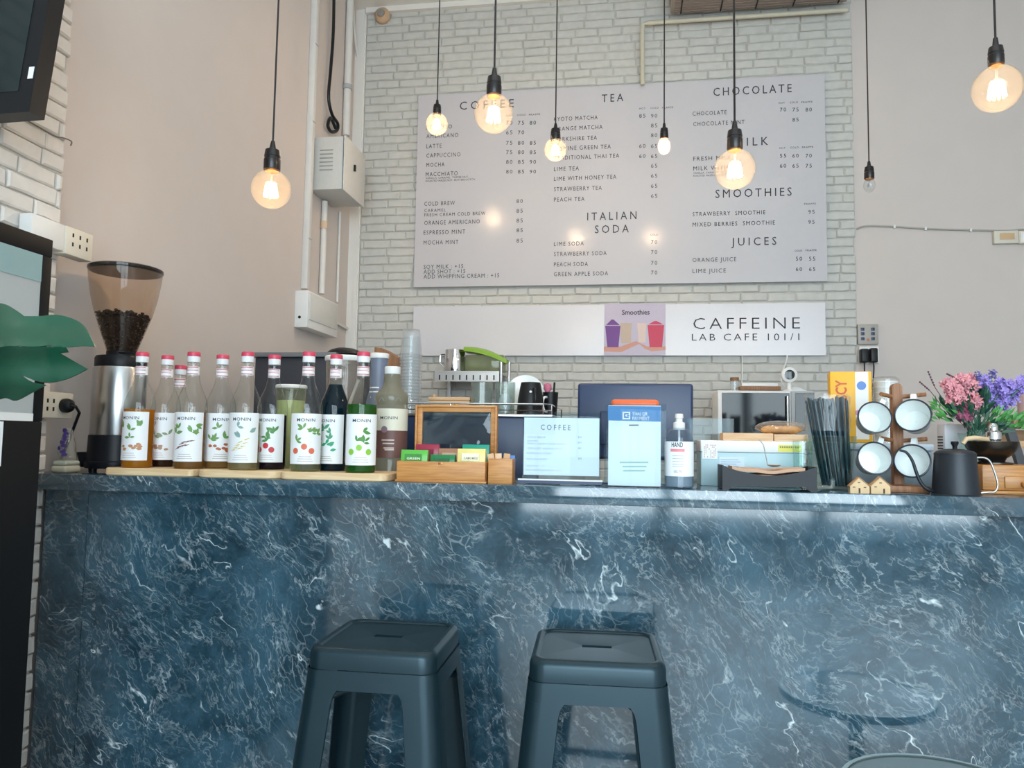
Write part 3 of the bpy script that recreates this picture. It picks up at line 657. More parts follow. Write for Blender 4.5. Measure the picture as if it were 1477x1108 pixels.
# beans: outer layer of individual bean shapes over a dark core
M_bean = mat('coffee_beans', '#231813', .4, var=.5, scale=200)
R_ = random.Random(11); zb = zt(453); core = MB().lathe([(.038, zt(511)), (.044, zt(502)), (.058, zt(483)), (.074, zt(461)), (.001, zt(455))], 32).build('coffee_beans', M_bean, gr)
bn = MB()
for i in range(620):
    y = R_.uniform(456, 508); rr = [(a, b) for a, b in hz]
    for (r0, y0), (r1, y1) in zip(hz, hz[1:]):
        if y1 <= y <= y0: rad = r0+(r1-r0)*(y-y0)/(y1-y0)
    if i < 220: y = 455+R_.uniform(-3, 3); rad = .082*math.sqrt(R_.random())+.004
    a = R_.uniform(0, 2*PI); c = Vector(((rad-.007)*math.cos(a), (rad-.007)*math.sin(a), zt(y)))
    bn.ball((0, 0, 0), (.0058, .0042, .0036), 8, M=Matrix.Translation(c) @ Matrix.Rotation(R_.uniform(0, 6), 4, 'Z') @ Matrix.Rotation(R_.uniform(0, 6), 4, 'X'))
tag(bn.build('coffee_beans', M_bean, gr), kind='stuff')
MB().box((.05, -.045, zt(511)), (.05, .012, .006), .002).build('shutter', M_matte, gr)

# sockets, plug and cable at the grinder
def plate(name, label, c, size, axis, mt, extra=None):
    o = thing(name, label, 'socket', c); return o
wxf = WX
so = thing('wall_socket', 'cream wall socket beside the grinder with a black plug in it', 'socket', (WX, 2.045, PX(80, 585, WX).z))
MB().box((.012, 0, 0), (.024, .125, .078), .003).build('plate', M_cream, so)
h_ = MB()
for y in (-.042, -.018):
    for z in (-.012, .012): h_.box((.0243, y, z), (.002, .006, .012))
h_.build('socket_holes', M_black, so, False)
pl = thing('power_plug', 'black power plug in the cream socket behind the grinder', 'plug', (WX+.0245, 2.068, so.location.z+.0))
MB().tube([(0, 0, 0), (.012, 0, 0), (.022, -.002, 0), (.030, -.004, 0)], [.021, .022, .019, .009], 18).build('plug_body', M_black, pl)
MB().tube([(.028, -.003, 0), (.036, .005, -.002), (.03, .03, -.02), (0, .05, -.06), (-.03, .06, -.12), (-.04, .05, -.165)], .0045, 8).build('cable', M_black, pl)

# tea box with raised glazed lid
fy = 2.045; x0 = PY(571.5, 695, fy).x; x1 = PY(699.5, 695, fy).x; zb0 = PY(635, 666, fy).z-CT
tbx = thing('tea_box', 'honey wood tea box with raised glazed lid holding colourful tea packets', 'box', ((x0+x1)/2, fy, CT)); w = (x1-x0)/2; D = .20; th = .008
MB().span((-w, 0, .006), (w, th, zb0), .0015).build('front_panel', M_box, tbx)
MB().span((-w, D-th, .006), (w, D, zb0), .0015).build('back_panel', M_box, tbx)
for s_ in (-1, 1): MB().span((s_*w, th, .006), (s_*(w-th), D-th, zb0), .001).build('side_panel', M_box, tbx)
MB().span((-w-.003, -.003, 0), (w+.003, D+.003, .006), .001).build('bottom', M_box, tbx)
MB().box((0, -.0012, zb0-.005), (.012, .002, .006), .0005).build('latch', M_brass, tbx)
lh = PY(655, 585, fy+D).z-CT-zb0; ld = thing  # lid stands upright at the back edge
fr = MB(); b_ = .020
for a, b in (((-w, D-.016, zb0), (-w+b_, D, zb0+lh)), ((w-b_, D-.016, zb0), (w, D, zb0+lh)), ((-w+b_, D-.016, zb0), (w-b_, D, zb0+b_)), ((-w+b_, D-.016, zb0+lh-b_), (w-b_, D, zb0+lh))): fr.span(a, b, .0012)
for a, b in (((-w, D-.026, zb0), (-w+.006, D-.016, zb0+lh)), ((w-.006, D-.026, zb0), (w, D-.016, zb0+lh)), ((-w+.006, D-.026, zb0+lh-.006), (w-.006, D-.016, zb0+lh))): fr.span(a, b, .001)
lf = fr.build('lid_frame', M_box, tbx)
MB().span((-w+b_, D-.009, zb0+b_), (w-b_, D-.006, zb0+lh-b_)).build('lid_pane', glass('dark_tinted_pane', '#b4c2c8', 1.0, .30, '#5d7080'), lf, False)
g = MB(); R_ = random.Random(17); nx_, nz_ = 11, 7; fld = [[R_.uniform(-1, 1) for _ in range(nz_+1)] for _ in range(nx_+1)]
g.grid([[(-w+b_+.001+(2*w-2*b_-.002)*i/nx_, D-.0125+.0020*fld[i][j], zb0+b_+.001+(lh-2*b_-.002)*j/nz_) for j in range(nz_+1)] for i in range(nx_+1)]); g.build('crinkled_film', glass('crinkled_film', '#f6f8f9', 1.3), lf)
MB().box((0, D-.022, zb0+lh+.001), (.014, .006, .004), .001).build('lid_clasp', M_brass, lf)
def packet(label, px0, px1, py0, Y, h, hp, dz=0, tilt=0, word=None, hw='#f4f4ea'):
    p0 = PY(px0, py0, Y); p1 = PY(px1, py0, Y); wd = p1.x-p0.x; z1 = (p0.z+p1.z)/2; z0 = CT+.0065; dp = .03
    o = thing('tea_packet', label, 'tea packet', ((p0.x+p1.x)/2, Y, z0), 0, 'tea packets in the wooden box'); hh = z1-z0
    g = MB(); n = 8; rows = []
    for i in range(n+1):
        t = i/n; bulge = dp*.5*(.45+.55*math.sin(PI*min(1, max(0, t)))**.6); rows.append([(-wd/2, -bulge*.7, t*hh), (-wd/4, -bulge, t*hh), (wd/4, -bulge, t*hh), (wd/2, -bulge*.7, t*hh), (wd/2, bulge*.7, t*hh), (0, bulge, t*hh), (-wd/2, bulge*.7, t*hh)])
    g.grid(rows, True, True, True); g.build('wrapper', mat('tea_wrapper', h, .3, var=.06, scale=60), o)
    q = MB().span((-wd*.33, -dp*.5-.0015, hh*.62), (wd*.3, -dp*.5-.0005, hh*.86)).build('printed_band', mat('wrapper_print', hp, .4, var=.2, scale=150), o, False)
    if word: MB().text(word, (0, -dp*.5-.002, hh*.67), XA, ZA, wd*.5, .006, 1.1, .02, 'c').build('wrapper_lettering', pm(hw), o, False, recalc=False)
packet('bright green tea packet, left in front row of the tea box', 580, 618, 649, 2.085, '#5db548', '#3f8f3a', word='GREEN', hw='#eaf4d8')
packet('dark green tea packet, low in the middle of the tea box front row', 622, 657, 656, 2.085, '#1e7a44', '#166236')
packet('yellow tea packet in the front row of the tea box', 661, 701, 647.5, 2.083, '#e6d684', '#f2ead0', word='CAMOMILE', hw='#8a8a70')
packet('dark red tea packet in the back row of the tea box', 601, 634, 641, 2.165, '#a02a45', '#8a2038')
packet('brown tea packet behind the dark green one in the tea box', 634, 668, 647, 2.13, '#a5765c', '#c9a890')
packet('teal tea packet in the back row of the tea box behind the yellow', 668, 706, 641.5, 2.165, '#1f9a83', '#188270')
# sugar holder
x0 = PY(703.5, 698, 2.045).x; x1 = PY(738, 698, 2.045).x
sb = thing('sugar_holder', 'small open wooden box of sugar sachets beside the tea box', 'box', ((x0+x1)/2, 2.05, CT), .06); w = (x1-x0)/2; hh = PY(720, 662, 2.045).z-CT
MB().span((-w, 0, 0), (w, .007, hh), .001).build('front_panel', M_box, sb); MB().span((-w, .093, 0), (w, .1, hh), .001).build('back_panel', M_box, sb)
for s_ in (-1, 1): MB().span((s_*w, .007, 0), (s_*(w-.007), .093, hh), .001).build('side_panel', M_box, sb)
MB().span((-w+.007, .007, 0), (w-.007, .093, .006)).build('bottom', M_box, sb)
for i, (x, h, t, lb, y) in enumerate(((-.020, '#d9b48e', -.18, 'brown paper sugar sachet leaning furthest left in the small wooden box', .03), (-.008, '#e4c4a2', -.05, 'tan paper sugar sachet standing second from left in the small wooden box', .035), (.004, '#d2a67c', .1, 'brown paper sugar sachet standing in the middle of the small wooden box', .045), (.017, '#5d8fd6', .05, 'blue sugar sachet at the right in the small wooden box', .06))):
    q = MB().box((0, 0, .038), (.018 if i < 3 else .022, .004, .074 if i < 3 else .064), .001).build('sugar_sachet', mat('sachet_paper', h, .6))
    q.location = (sb.location.x+x, sb.location.y+y, CT+.007); q.rotation_euler = (0, t, 0); tag(q, lb, 'sachet', 'sugar sachets in the small wooden box')

# acrylic menu stand
def stand(name, label, cat, x0, x1, y0, y1, Y, px0, px1, py0, py1, base):
    a = PY(x0, y1, Y).x; b = PY(x1, y1, Y).x; zt_ = PY((x0+x1)/2, y0, Y).z-CT
    o = thing(name, label, cat, ((a+b)/2, Y, CT)); w = (b-a)/2
    MB().span((-w, -.003, .004), (w, 0, zt_), .0008).build('front_sheet', M_acryl, o); MB().span((-w, .0035, .004), (w, .0065, zt_), .0008).build('back_sheet', M_acryl, o)
    MB().span((-w-.004, -.02, 0), (w+.001, .06, .004), .001).build('base', base, o)
    pa = PY(px0, py1, Y).x-o.location.x; pb = PY(px1, py1, Y).x-o.location.x; pz1 = PY((px0+px1)/2, py0, Y).z-CT; pz0 = PY((px0+px1)/2, py1, Y).z-CT
    pg = MB().span((pa, .0008, pz0), (pb, .0026, pz1)).build('page', M_paper, o, False)
    return o, pg
o, pg = stand('menu_stand', 'clear acrylic counter stand holding a white coffee menu page', 'menu stand', 753, 866, 595, 699, 2.075, 755, 864, 603, 686, M_acryl)
Y_ = 2.0755
t_ = MB(); lines(t_, [('COFFEE', 780, 823, 620, 7.5, 1.5)], Y_); t_.build('page_lettering', M_inkg, pg, False, loc=(-o.location.x, -2.075, -CT), recalc=False)
t_ = MB(); lines(t_, [('COLD BREW', 761, 787, 632, 2.8, 1.3), ('CARAMEL', 761, 776, 637, 2.2, 1.2), ('FRESH CREAM COLD BREW', 761, 815, 641, 2.4, 1.2), ('ORANGE AMERICANO', 761, 811, 648, 2.8, 1.3), ('ESPRESSO MINT', 760, 796, 655, 2.8, 1.3), ('MOCHA MINT', 760, 789, 663.5, 2.8, 1.3), ('ADD SHOT : +15', 759, 785, 673, 2.2), ('ADD WHIPPING CREAM : +15', 759, 808, 679, 2.2), ('80', 834, 839, 632, 2.8), ('85', 834, 839, 640, 2.8), ('85', 834, 839, 648, 2.8), ('85', 834, 839, 663, 2.8)], Y_); t_.build('page_lettering', mat('pale_lettering', '#8f95a0', .6), pg, False, loc=(-o.location.x, -2.075, -CT), recalc=False)
MB().span((-.114, -.024, .004), (.112, -.021, .012)).build('base_lip', M_navy, o); MB().span((-.115, -.0245, .012), (.113, -.0215, .016)).build('base_edge', M_white, o)
o, pg = stand('payment_sign_stand', 'clear acrylic stand with blue topped payment sign, tallest on the bar', 'sign stand', 871, 961, 583, 705, 2.045, 877, 953, 585, 701, M_acryl)
Y_ = 2.0455
bl = printed('blue_header', [[(877, 585.5), (953, 586.5), (953, 608.5), (877, 606.5)]], Y_, '#3f7fb8', pg, 2.045); bl.location = (-o.location.x, -2.045, -CT)
t_ = MB(); lines(t_, [('THAI QR', 912, 934, 599.5, 5, 1.1, .012), ('PAYMENT', 912, 937, 606, 5, 1.1, .012)], Y_-.0004); t_.build('header_lettering', M_white, pg, False, loc=(-o.location.x, -2.045, -CT), recalc=False)
t_ = MB()
for sh in ([(898, 594), (909, 594), (909, 605), (898, 605)],): v = flat(sh, Y_-.0004); t_.faces(v, [(0, 1, 2, 3)])
t_.build('emblem', M_white, pg, False, loc=(-o.location.x, -2.045, -CT), recalc=False)
t_ = MB(); 
for sh in ([(900, 596), (907, 596), (907, 598), (902, 598), (902, 601), (907, 601), (907, 603), (900, 603)], [(904, 598.8), (908, 598.8), (908, 600.4), (904, 600.4)]): v = flat(sh, Y_-.0006); t_.faces(v, [tuple(range(len(v)))])
t_.build('emblem_mark', mat('emblem_blue', '#2f6ea8', .5), pg, False, loc=(-o.location.x, -2.045, -CT), recalc=False)
t_ = MB()
for x0, x1, y in ((907, 921, 612.5),): v = flat([(x0, y), (x1, y), (x1, y+1.8), (x0, y+1.8)], Y_); t_.faces(v, [(0, 1, 2, 3)])
t_.build('small_print', M_inkg, pg, False, loc=(-o.location.x, -2.045, -CT), recalc=False)
t_ = MB()
for x0, x1, y in ((894, 934, 666), (898, 931, 672), (899, 930, 678)):
    x = x0
    while x < x1: v = flat([(x, y), (x+2.4, y), (x+2.4, y+2.2), (x, y+2.2)], Y_); t_.faces(v, [(0, 1, 2, 3)]); x += 3.2
t_.build('small_print', mat('green_print', '#8fb8a8', .6), pg, False, loc=(-o.location.x, -2.045, -CT), recalc=False)

# hand sanitiser
p = PY(979.5, 704, 2.06); o = thing('sanitizer_bottle', 'clear pump bottle of hand sanitizer with white label beside the payment sign', 'bottle', (p.x, 2.06, CT)); z_ = lambda y: PY(979, y, 2.06).z-CT
MB().lathe([(.034, 0), (.0375, .004), (.0375, z_(634)), (.035, z_(626)), (.026, z_(620)), (.0145, z_(617)), (.0145, z_(613))], 36).build('body', glass('bottle_plastic', '#dfeaf2', 1.0, .08, '#dce8f2'), o)
MB().lathe([(.002, .004), (.0345, .006), (.0345, z_(676)), (.001, z_(676))], 28).build('gel', liquid('clear_gel', '#dbe8f2', .6), o)
MB().lathe([(.0155, z_(620)), (.0155, z_(610)), (.009, z_(608.5)), (.009, z_(604)), (.0115, z_(603)), (.0105, z_(597))], 24).build('pump', M_white, o)
MB().lathe([(.003, .01), (.003, z_(610))], 10).build('dip_tube', M_white, o)
ad = math.atan2(-p.y, -p.x)
lb = MB().lathe([(.0379, z_(686.5)), (.0379, z_(637))], 28, a0=ad-1.45, a1=ad+1.45).build('label', M_paper, o)
t_ = MB(); t_.btext('HAND', .0384, z_(645), ad-.13, .0125, .030, 1.05, .02); t_.btext('GEL 70', .0384, z_(681), ad-.1, .006, .02, 1.2); t_.build('label_lettering', M_ink, lb, False, recalc=False)
t_ = MB(); t_.lathe([(.0384, z_(651.5)), (.0384, z_(647.5))], 12, a0=ad-.6, a1=ad+.38); t_.build('label_band', mat('pink_band', '#e48a94', .5), lb, False, recalc=False)
t_ = MB()
for y in (657, 661, 665, 669, 672): t_.lathe([(.0384, z_(y+.8)), (.0384, z_(y))], 8, a0=ad-.45, a1=ad+.3)
t_.build('small_print', pm('#a7b0ba'), lb, False, recalc=False)

# ------------------------------------------------------------------ right half of the bar top
# clear acrylic box, pale drawer box, wooden tray and pastry bag
p = PY(1025, 690, 2.36); o = thing('acrylic_bin', 'small open clear acrylic box behind the hand sanitizer', 'box', (PY(1024, 640, 2.40).x, 2.40, CT)); w = .065; h = PY(1024, 604, 2.40).z-CT
MB().span((-w, -.05, 0), (w, -.047, h)).build('front_panel', M_acryl, o, False); MB().span((-w, .047, 0), (w, .05, h)).build('back_panel', M_acryl, o, False)
for s_ in (-1, 1): MB().span((s_*w, -.047, 0), (s_*(w-.003), .047, h)).build('side_panel', M_acryl, o, False)
MB().span((-w+.003, -.047, 0), (w-.003, .047, .003)).build('bottom', M_acryl, o, False)
Y_ = 2.20; x0 = PY(1011, 690, Y_).x; x1 = PY(1161, 690, Y_).x; z_ = lambda y: PY(1085, y, Y_).z-CT
o = thing('drawer_box', 'pale blue box with white top band and yellow sticker behind the napkin tray', 'box', ((x0+x1)/2, Y_, CT)); w = (x1-x0)/2
M_teal = mat('pale_teal_plastic', '#a9c6cd', .35)
MB().span((-w, 0, 0), (w, .13, z_(653)), .003).build('body', M_teal, o)
MB().span((-w-.001, -.001, z_(653)+.0002), (w+.001, .131, z_(636)), .003).build('top_band', M_white, o)
t_ = MB().span((w-.070, -.002, z_(651)), (w-.008, -.0011, z_(641))).build('yellow_sticker', mat('yellow_sticker', '#e6dc62', .5), o, False)
q = MB()
for i in range(9): q.span((w-.066+i*.0058, -.0026, z_(645.5)), (w-.0625+i*.0058, -.0021, z_(643)))
q.build('small_print', pm('#7a7a50'), t_, False)
t_ = MB().span((-w+.004, -.002, z_(663)), (-w+.045, -.0011, z_(639))).build('paper_sticker', M_paper, o, False)
q = MB(); R_ = random.Random(4)
for i in range(8):
    for j in range(7):
        if R_.random() < .6: q.span((-w+.008+i*.0044, -.0026, z_(661)+j*.0055), (-w+.0108+i*.0044, -.0021, z_(661)+j*.0055+.0028))
q.build('small_print', pm('#c08a80'), t_, False)
t_ = MB().span((-w+.004, -.002, z_(690)), (-w+.12, -.0006, z_(660))); 
t_ = MB().span((-w+.050, -.002, z_(688)), (-w+.118, -.0006, z_(660))).build('paper_note', mat('blue_note', '#cfe0ec', .5), o, False)
q = MB()
for j in range(8): q.span((-w+.054, -.0028, z_(686)+j*.006), (-w+.108-.006*(j % 3), -.0021, z_(686)+j*.006+.0014))
q.build('small_print', pm('#8fa3b8'), t_, False)
M_tan = wood('tan_board', '#d2a87e', '#e0bd96', .6)
wz = CT+z_(636)+.0004
wtx = (PY(1040, 630, 2.25).x, PY(1111, 630, 2.25).x, PY(1112, 630, 2.25).x, PY(1160, 630, 2.25).x)
o = thing('wooden_tray', 'shallow tan wooden tray lying on the pale blue box', 'tray', ((wtx[0]+wtx[1])/2, 2.245, wz)); w = (wtx[1]-wtx[0])/2; h = .021
MB().span((-w, -.04, 0), (w, .04, .004)).build('bottom', M_tan, o)
for a, b in (((-w, -.04, .0041), (w, -.035, h)), ((-w, .035, .0041), (w, .04, h)), ((-w, -.035, .0041), (-w+.005, .035, h)), ((w-.005, -.035, .0041), (w, .035, h))): MB().span(a, b, .0008).build('side', M_tan, o)
o = thing('wooden_tray', 'small tan wooden tray under the bag of pastries on the pale blue box', 'tray', ((wtx[2]+wtx[3])/2, 2.245, wz)); w = (wtx[3]-wtx[2])/2-.0006; h = .019
MB().span((-w, -.04, 0), (w, .04, .004)).build('bottom', M_tan, o)
for a, b in (((-w, -.04, .0041), (w, -.035, h)), ((-w, .035, .0041), (w, .04, h)), ((-w, -.035, .0041), (-w+.005, .035, h)), ((w-.005, -.035, .0041), (w, .035, h))): MB().span(a, b, .0008).build('side', M_tan, o)
# bag of pastries: crumpled clear bag round three golden rolls
bc = PY(1126, 622, 2.25)
o = thing('pastry_bag', 'crumpled clear bag of golden pastries lying on the small wooden tray', 'bag of pastries', (bc.x, 2.25, wz+.0195))
M_past = mat('golden_pastry', '#d49a58', .6, var=.25, scale=40, bump=.3)
for i, (x, y, a) in enumerate(((-.025, -.012, .3), (.02, -.014, -.25), (.0, .016, .1))):
    g = MB(); M_ = Matrix.Translation((x, y, .013)) @ Matrix.Rotation(a, 4, 'Z')
    g.grid([[(t*.034, math.cos(q*PI/6)*.0125*math.sqrt(max(.02, 1-(t)**2)), math.sin(q*PI/6)*.0115*math.sqrt(max(.02, 1-t**2))*(1+.1*math.sin(t*14))) for q in range(12)] for t in [-1+k*.125 for k in range(17)]], True, True, True, M=M_)
    g.build('pastry', M_past, o)
g = MB(); R_ = random.Random(8); rows = []
for i in range(15):
    v = i/14*PI; rows.append([((.066*math.sin(v)+.004)*math.cos(a)*(1+R_.uniform(-.07, .07)), .040*math.sin(v)*math.sin(a)*(1+R_.uniform(-.07, .07)), .019-.019*math.cos(v)*(1+R_.uniform(-.03, .03))) for a in [2*PI*k/26 for k in range(26)]])
g.grid(rows, True); g.build('wrapper', glass('crinkled_bag', '#faf8f4', 1.8, .16, '#f6efe2'), o)
# napkin tray
Y_ = 2.02; x0 = PY(1042, 712, Y_).x; x1 = PY(1179, 712, Y_).x; z_ = lambda y: PY(1110, y, Y_).z-CT
o = thing('napkin_tray', 'black curved desk tray holding brown napkins at the bar edge', 'tray', ((x0+x1)/2, Y_, CT)); w = (x1-x0)/2; ht = .064; dp = .10
def side(y, t):
    n = 16; top = []
    for i in range(n+1): u = -1+2*i/n; top.append((u*w, y, ht*(.62+.38*u*u)))
    bot = []
    for i in range(n+1):
        u = -1+2*i/n; leg = abs(u) > .80; bot.append((u*w, y, 0 if leg else .012))
    return [[*p_] for p_ in top], bot
g = MB()
for y in (0, dp):
    tp, bt = side(y, .004); tp2, bt2 = side(y+.004, .004); g.grid([bt, tp, tp2, bt2, bt])
    g.faces([bt[0], tp[0], tp2[0], bt2[0]], [(0, 1, 2, 3)]); g.faces([bt[-1], tp[-1], tp2[-1], bt2[-1]], [(0, 1, 2, 3)])
g.build('long_side', M_matte, o, False)
for s_ in (-1, 1): MB().span((s_*w, .0041, .006), (s_*(w-.004), dp-.0001, ht), .0005).build('end', M_matte, o, False)
MB().span((-w+.0042, .0042, .014), (w-.0042, dp-.0002, .018)).build('bottom', M_matte, o, False)
M_kraft = mat('brown_napkin', '#c9a48a', .8, var=.1, scale=50)
R_ = random.Random(3)
for i, lb in enumerate(('folded brown paper napkin at the bottom of the pile in the black tray', 'folded brown paper napkin in the middle of the pile in the black tray', 'folded brown paper napkin on top of the pile in the black tray')):
    g = MB(); n = 12; rows = []; z0 = .0184+i*.0125
    for y in (.012, dp-.008):
        pass
    def zz(u, y): return z0+.010*u*u+.0015*math.sin(u*7+i*2)+.004*(1-abs(u))*(y > .05)
    top = [[(u*(w-.014-.006*i), y, zz(u, y)+.0085) for u in [-1+2*k/n for k in range(n+1)]] for y in (.012, .04, .07, dp-.008)]
    bot = [[(x, y, z-.0075) for x, y, z in r] for r in top]
    g.grid(top); g.grid(bot); g.grid([top[0], bot[0]]); g.grid([top[-1], bot[-1]]); g.grid([[r[0] for r in top], [r[0] for r in bot]]); g.grid([[r[-1] for r in top], [r[-1] for r in bot]])
    q = g.build('paper_napkin', M_kraft, loc=o.location); tag(q, lb, 'napkin', 'brown napkins in the black tray')
# small scoop lying on the napkins
o = thing('steel_scoop', 'small steel spoon with thin bent handle resting on the napkins', 'spoon', (PY(1117, 674, 2.06).x, 2.065, CT+.0655))
g = MB(); g.grid([[(.019*math.cos(a)*s_, .012*math.sin(a)*s_, -.005*(1-s_*s_)) for a in [2*PI*k/20 for k in range(20)]] for s_ in (1, .8, .5, .15)], True, False, True); g.grid([[(.0195*math.cos(a)*s_, .0125*math.sin(a)*s_, -.0062*(1-s_*s_)+.0004) for a in [2*PI*k/20 for k in range(20)]] for s_ in (1, .8, .5, .15)], True, False, True); g.build('bowl', M_steel, o)
MB().tube([(-.016, .0, .0), (-.02, .008, .03), (-.024, .012, .052), (-.034, .016, .066)], .0013, 8).build('handle', M_steel, o)
# glass tumbler
p = PY(1161, 690, 2.13); o = thing('glass_tumbler', 'clear glass tumbler half hidden behind the straw jar', 'glass', (p.x-.003, 2.14, CT)); h = PY(1160, 636, 2.13).z-CT
MB().lathe([(.0005, .001), (.023, 0), (.0255, h), (.0238, h), (.0215, .006), (.0005, .006)], 30, cap0=False, cap1=False).build('tumbler', M_glass, o)

# straw jar
Y_ = 2.192; p = PY(1199, 703, Y_); o = thing('straw_jar', 'clear glass jar packed with black straws', 'jar', (p.x, Y_, CT)); z_ = lambda y: PY(1198, y, Y_).z-CT
jr = .0655; jz = z_(629)
MB().lathe([(.0005, .003), (.050, .002), (.054, .006), (.0585, jz*.5), (jr, jz-.006), (jr+.0015, jz-.003), (jr, jz), (jr-.003, jz), (.0555, jz*.5), (.050, .009), (.0005, .008)], 40, cap0=False, cap1=False).build('jar_body', M_glass, o)
MB().lathe([(jr+.001, jz-.020), (jr+.0025, jz-.018), (jr+.001, jz-.016)], 40, cap0=False, cap1=False).build('jar_ring', M_glass, o)
sj = o
M_straw = mat('black_straw', '#2c4650', .22, var=.25, scale=60)
R_ = random.Random(21); ns = 0; tries = 0; pts = []
tips = []
def hexp(n, r): 
    out = []
    for i in range(n): a = i*2.399963; d = r*math.sqrt((i+.5)/n); out.append((d*math.cos(a), d*math.sin(a)))
    return out
bo = hexp(56, .036); tp_ = hexp(56, .055)
for i in range(56):
    b = Vector((bo[i][0]+.014, bo[i][1], .0105)); t = Vector((tp_[i][0]-.010, tp_[i][1]*.75, z_(577)+R_.uniform(-.006, .008)))
    h_ = thing_loc = Vector((p.x, Y_, CT))
    g = MB().tube([b, b.lerp(t, .5), t], .0032, 7)
    q = g.build('drinking_straw', M_straw, loc=h_)
    edge = bo[i][1]
    tag(q, 'thin black drinking straw standing in the glass jar on the bar', 'straw', 'black straws in the glass jar')
g = MB(); rows = []
for k in range(9):
    z = z_(622)+(z_(570)-z_(622))*k/8; rows.append([((.058+R_.uniform(-.002, .003))*math.cos(a)-.007, (.048+R_.uniform(-.002, .003))*math.sin(a), z+R_.uniform(-.004, .004)*(k == 8)) for a in [2*PI*j/36 for j in range(36)]])
g.grid(rows, True); q = g.build('straw_wrapper', glass('thin_film', '#fbfcfd', .9, .06), loc=(p.x, Y_, CT)); tag(q, 'crinkled clear plastic wrapper round the tops of the black straws', 'wrapper')

# grey blue storage box carrying the yellow packet and the wrapped cups
Y_ = 2.34; x0 = PY(1228, 660, Y_).x; x1 = PY(1346, 660, Y_).x; h = PY(1290, 640, Y_).z-CT
o = thing('storage_box', 'grey blue storage box behind the mug tree', 'box', ((x0+x1)/2, Y_, CT)); w = (x1-x0)/2
MB().span((-w, 0, 0), (w, .22, h-.02), .006).build('body', mat('grey_blue_plastic', '#8b9ca6', .4), o); MB().span((-w-.003, -.003, h-.0195), (w+.003, .223, h), .004).build('lid', mat('pale_blue_lid', '#b9c8d4', .35), o)
BZ = CT+h+.0004
o = thing('yellow_packet', 'tall yellow snack packet with white stripe and red writing', 'packet', (PY(1226, 620, 2.40).x, 2.40, BZ), -.10); z_ = lambda y: PY(1226, y, 2.40).z-BZ
hz_ = z_(537); w = .058
MB().box((0, .0, hz_/2), (2*w, .05, hz_), .004).build('carton', mat('yellow_card', '#e9b02a', .45, var=.05), o)
MB().box((0, 0, hz_+.0004), (2*w-.008, .042, .0008)).build('top_flap', mat('lilac_card', '#b8a8c6', .5), o)
st_ = MB().box((.030, -.0256, hz_*.52), (.036, .001, hz_*.94)).build('white_stripe', M_white, o, False)
g = MB().ball((0, 0, 0), 1, 16); 
q = MB(); q.lathe([(.0005, .0006), (.013, .0006), (.013, 0)], 22, M=Matrix.Translation((.029, -.0262, hz_*.80)) @ Matrix.Rotation(PI/2, 4, 'X')); q.build('blue_emblem', mat('blue_print', '#5f86c9', .5), st_)
q = MB(); q.lathe([(.0005, .0006), (.008, .0006), (.008, 0)], 18, M=Matrix.Translation((.018, -.0266, hz_*.42)) @ Matrix.Rotation(PI/2, 4, 'X')); q.build('pink_emblem', mat('pink_print', '#cf8fb0', .5), st_)
q = MB(); q.text('BISCY', (-.012, -.0258, hz_*.48), ZA, -XA, .085, .030, 1.0, .02); q.build('packet_lettering', mat('red_print', '#c8541f', .5), o, False, recalc=False)
o = thing('cup_stack', 'stack of white paper cups wrapped in film behind the mug tree', 'cups', (PY(1275, 600, 2.44).x+.006, 2.44, BZ)); z_ = lambda y: PY(1275, y, 2.44).z-BZ
cw = mat('white_paper_cup', '#eceeee', .5)
for i in range(9):
    z = i*.0165; r0 = .034; MB().lathe([(r0*.86, z), (r0, z+.05), (r0*1.05, z+.052), (r0*1.05, z+.055), (r0, z+.055)], 28, cap0=False, cap1=False).build('paper_cup', cw, o)
MB().lathe([(.037, .002), (.0385, 9*.0165+.045), (.030, 9*.0165+.052), (.001, 9*.0165+.053)], 24, cap0=False).build('wrapper', glass('cup_film', '#f6f8f8', 1.2, .12), o)

# mug tree with four enamel mugs
Y_ = 2.145; p = PY(1290, 712, Y_+.02); o = thing('mug_tree', 'brown wooden mug tree with round top and four pegs', 'mug tree', (p.x, Y_, CT)); z_ = lambda y: PY(1297, y, Y_).z-CT
X_ = lambda x, y: PY(x, y, Y_).x-p.x
M_wal = wood('walnut', '#7a5236', '#a3714c', .5, (40, 40, 3))
MB().span((X_(1240, 712), -.045, 0), (X_(1333, 712), .075, .018), .003).build('base', M_wal, o)
q = MB(); pw_ = .0128; zt_ = PY(1297, 553, Y_+.03).z-CT
n = 14; prof = [(-pw_, .0182), (pw_, .0182)]+[(pw_*math.cos(a), zt_-pw_+pw_*math.sin(a)) for a in [PI*k/n for k in range(n+1)]]
cx = PY(1294.5, 640, Y_+.03).x-p.x
q.prism([(x+cx, z) for x, z in prof], (0, .046, 0), XA, ZA, .024); q.build('post', M_wal, o)
pegs = []
for (mx, my, hx, hy) in ((1262, 577, 1274, 577), (1316, 574, 1324, 573), (1264, 641, 1272, 638), (1317, 640, 1322, 640)):
    pass
for y in (577, 641):
    zz = z_(y-5); q = MB().tube([(cx-.050, -.004, zz+.006), (cx-.006, .033, zz), (cx+.006, .033, zz), (cx+.062, -.004, zz+.006)], .0055, 10); q.build('peg', M_wal, o)
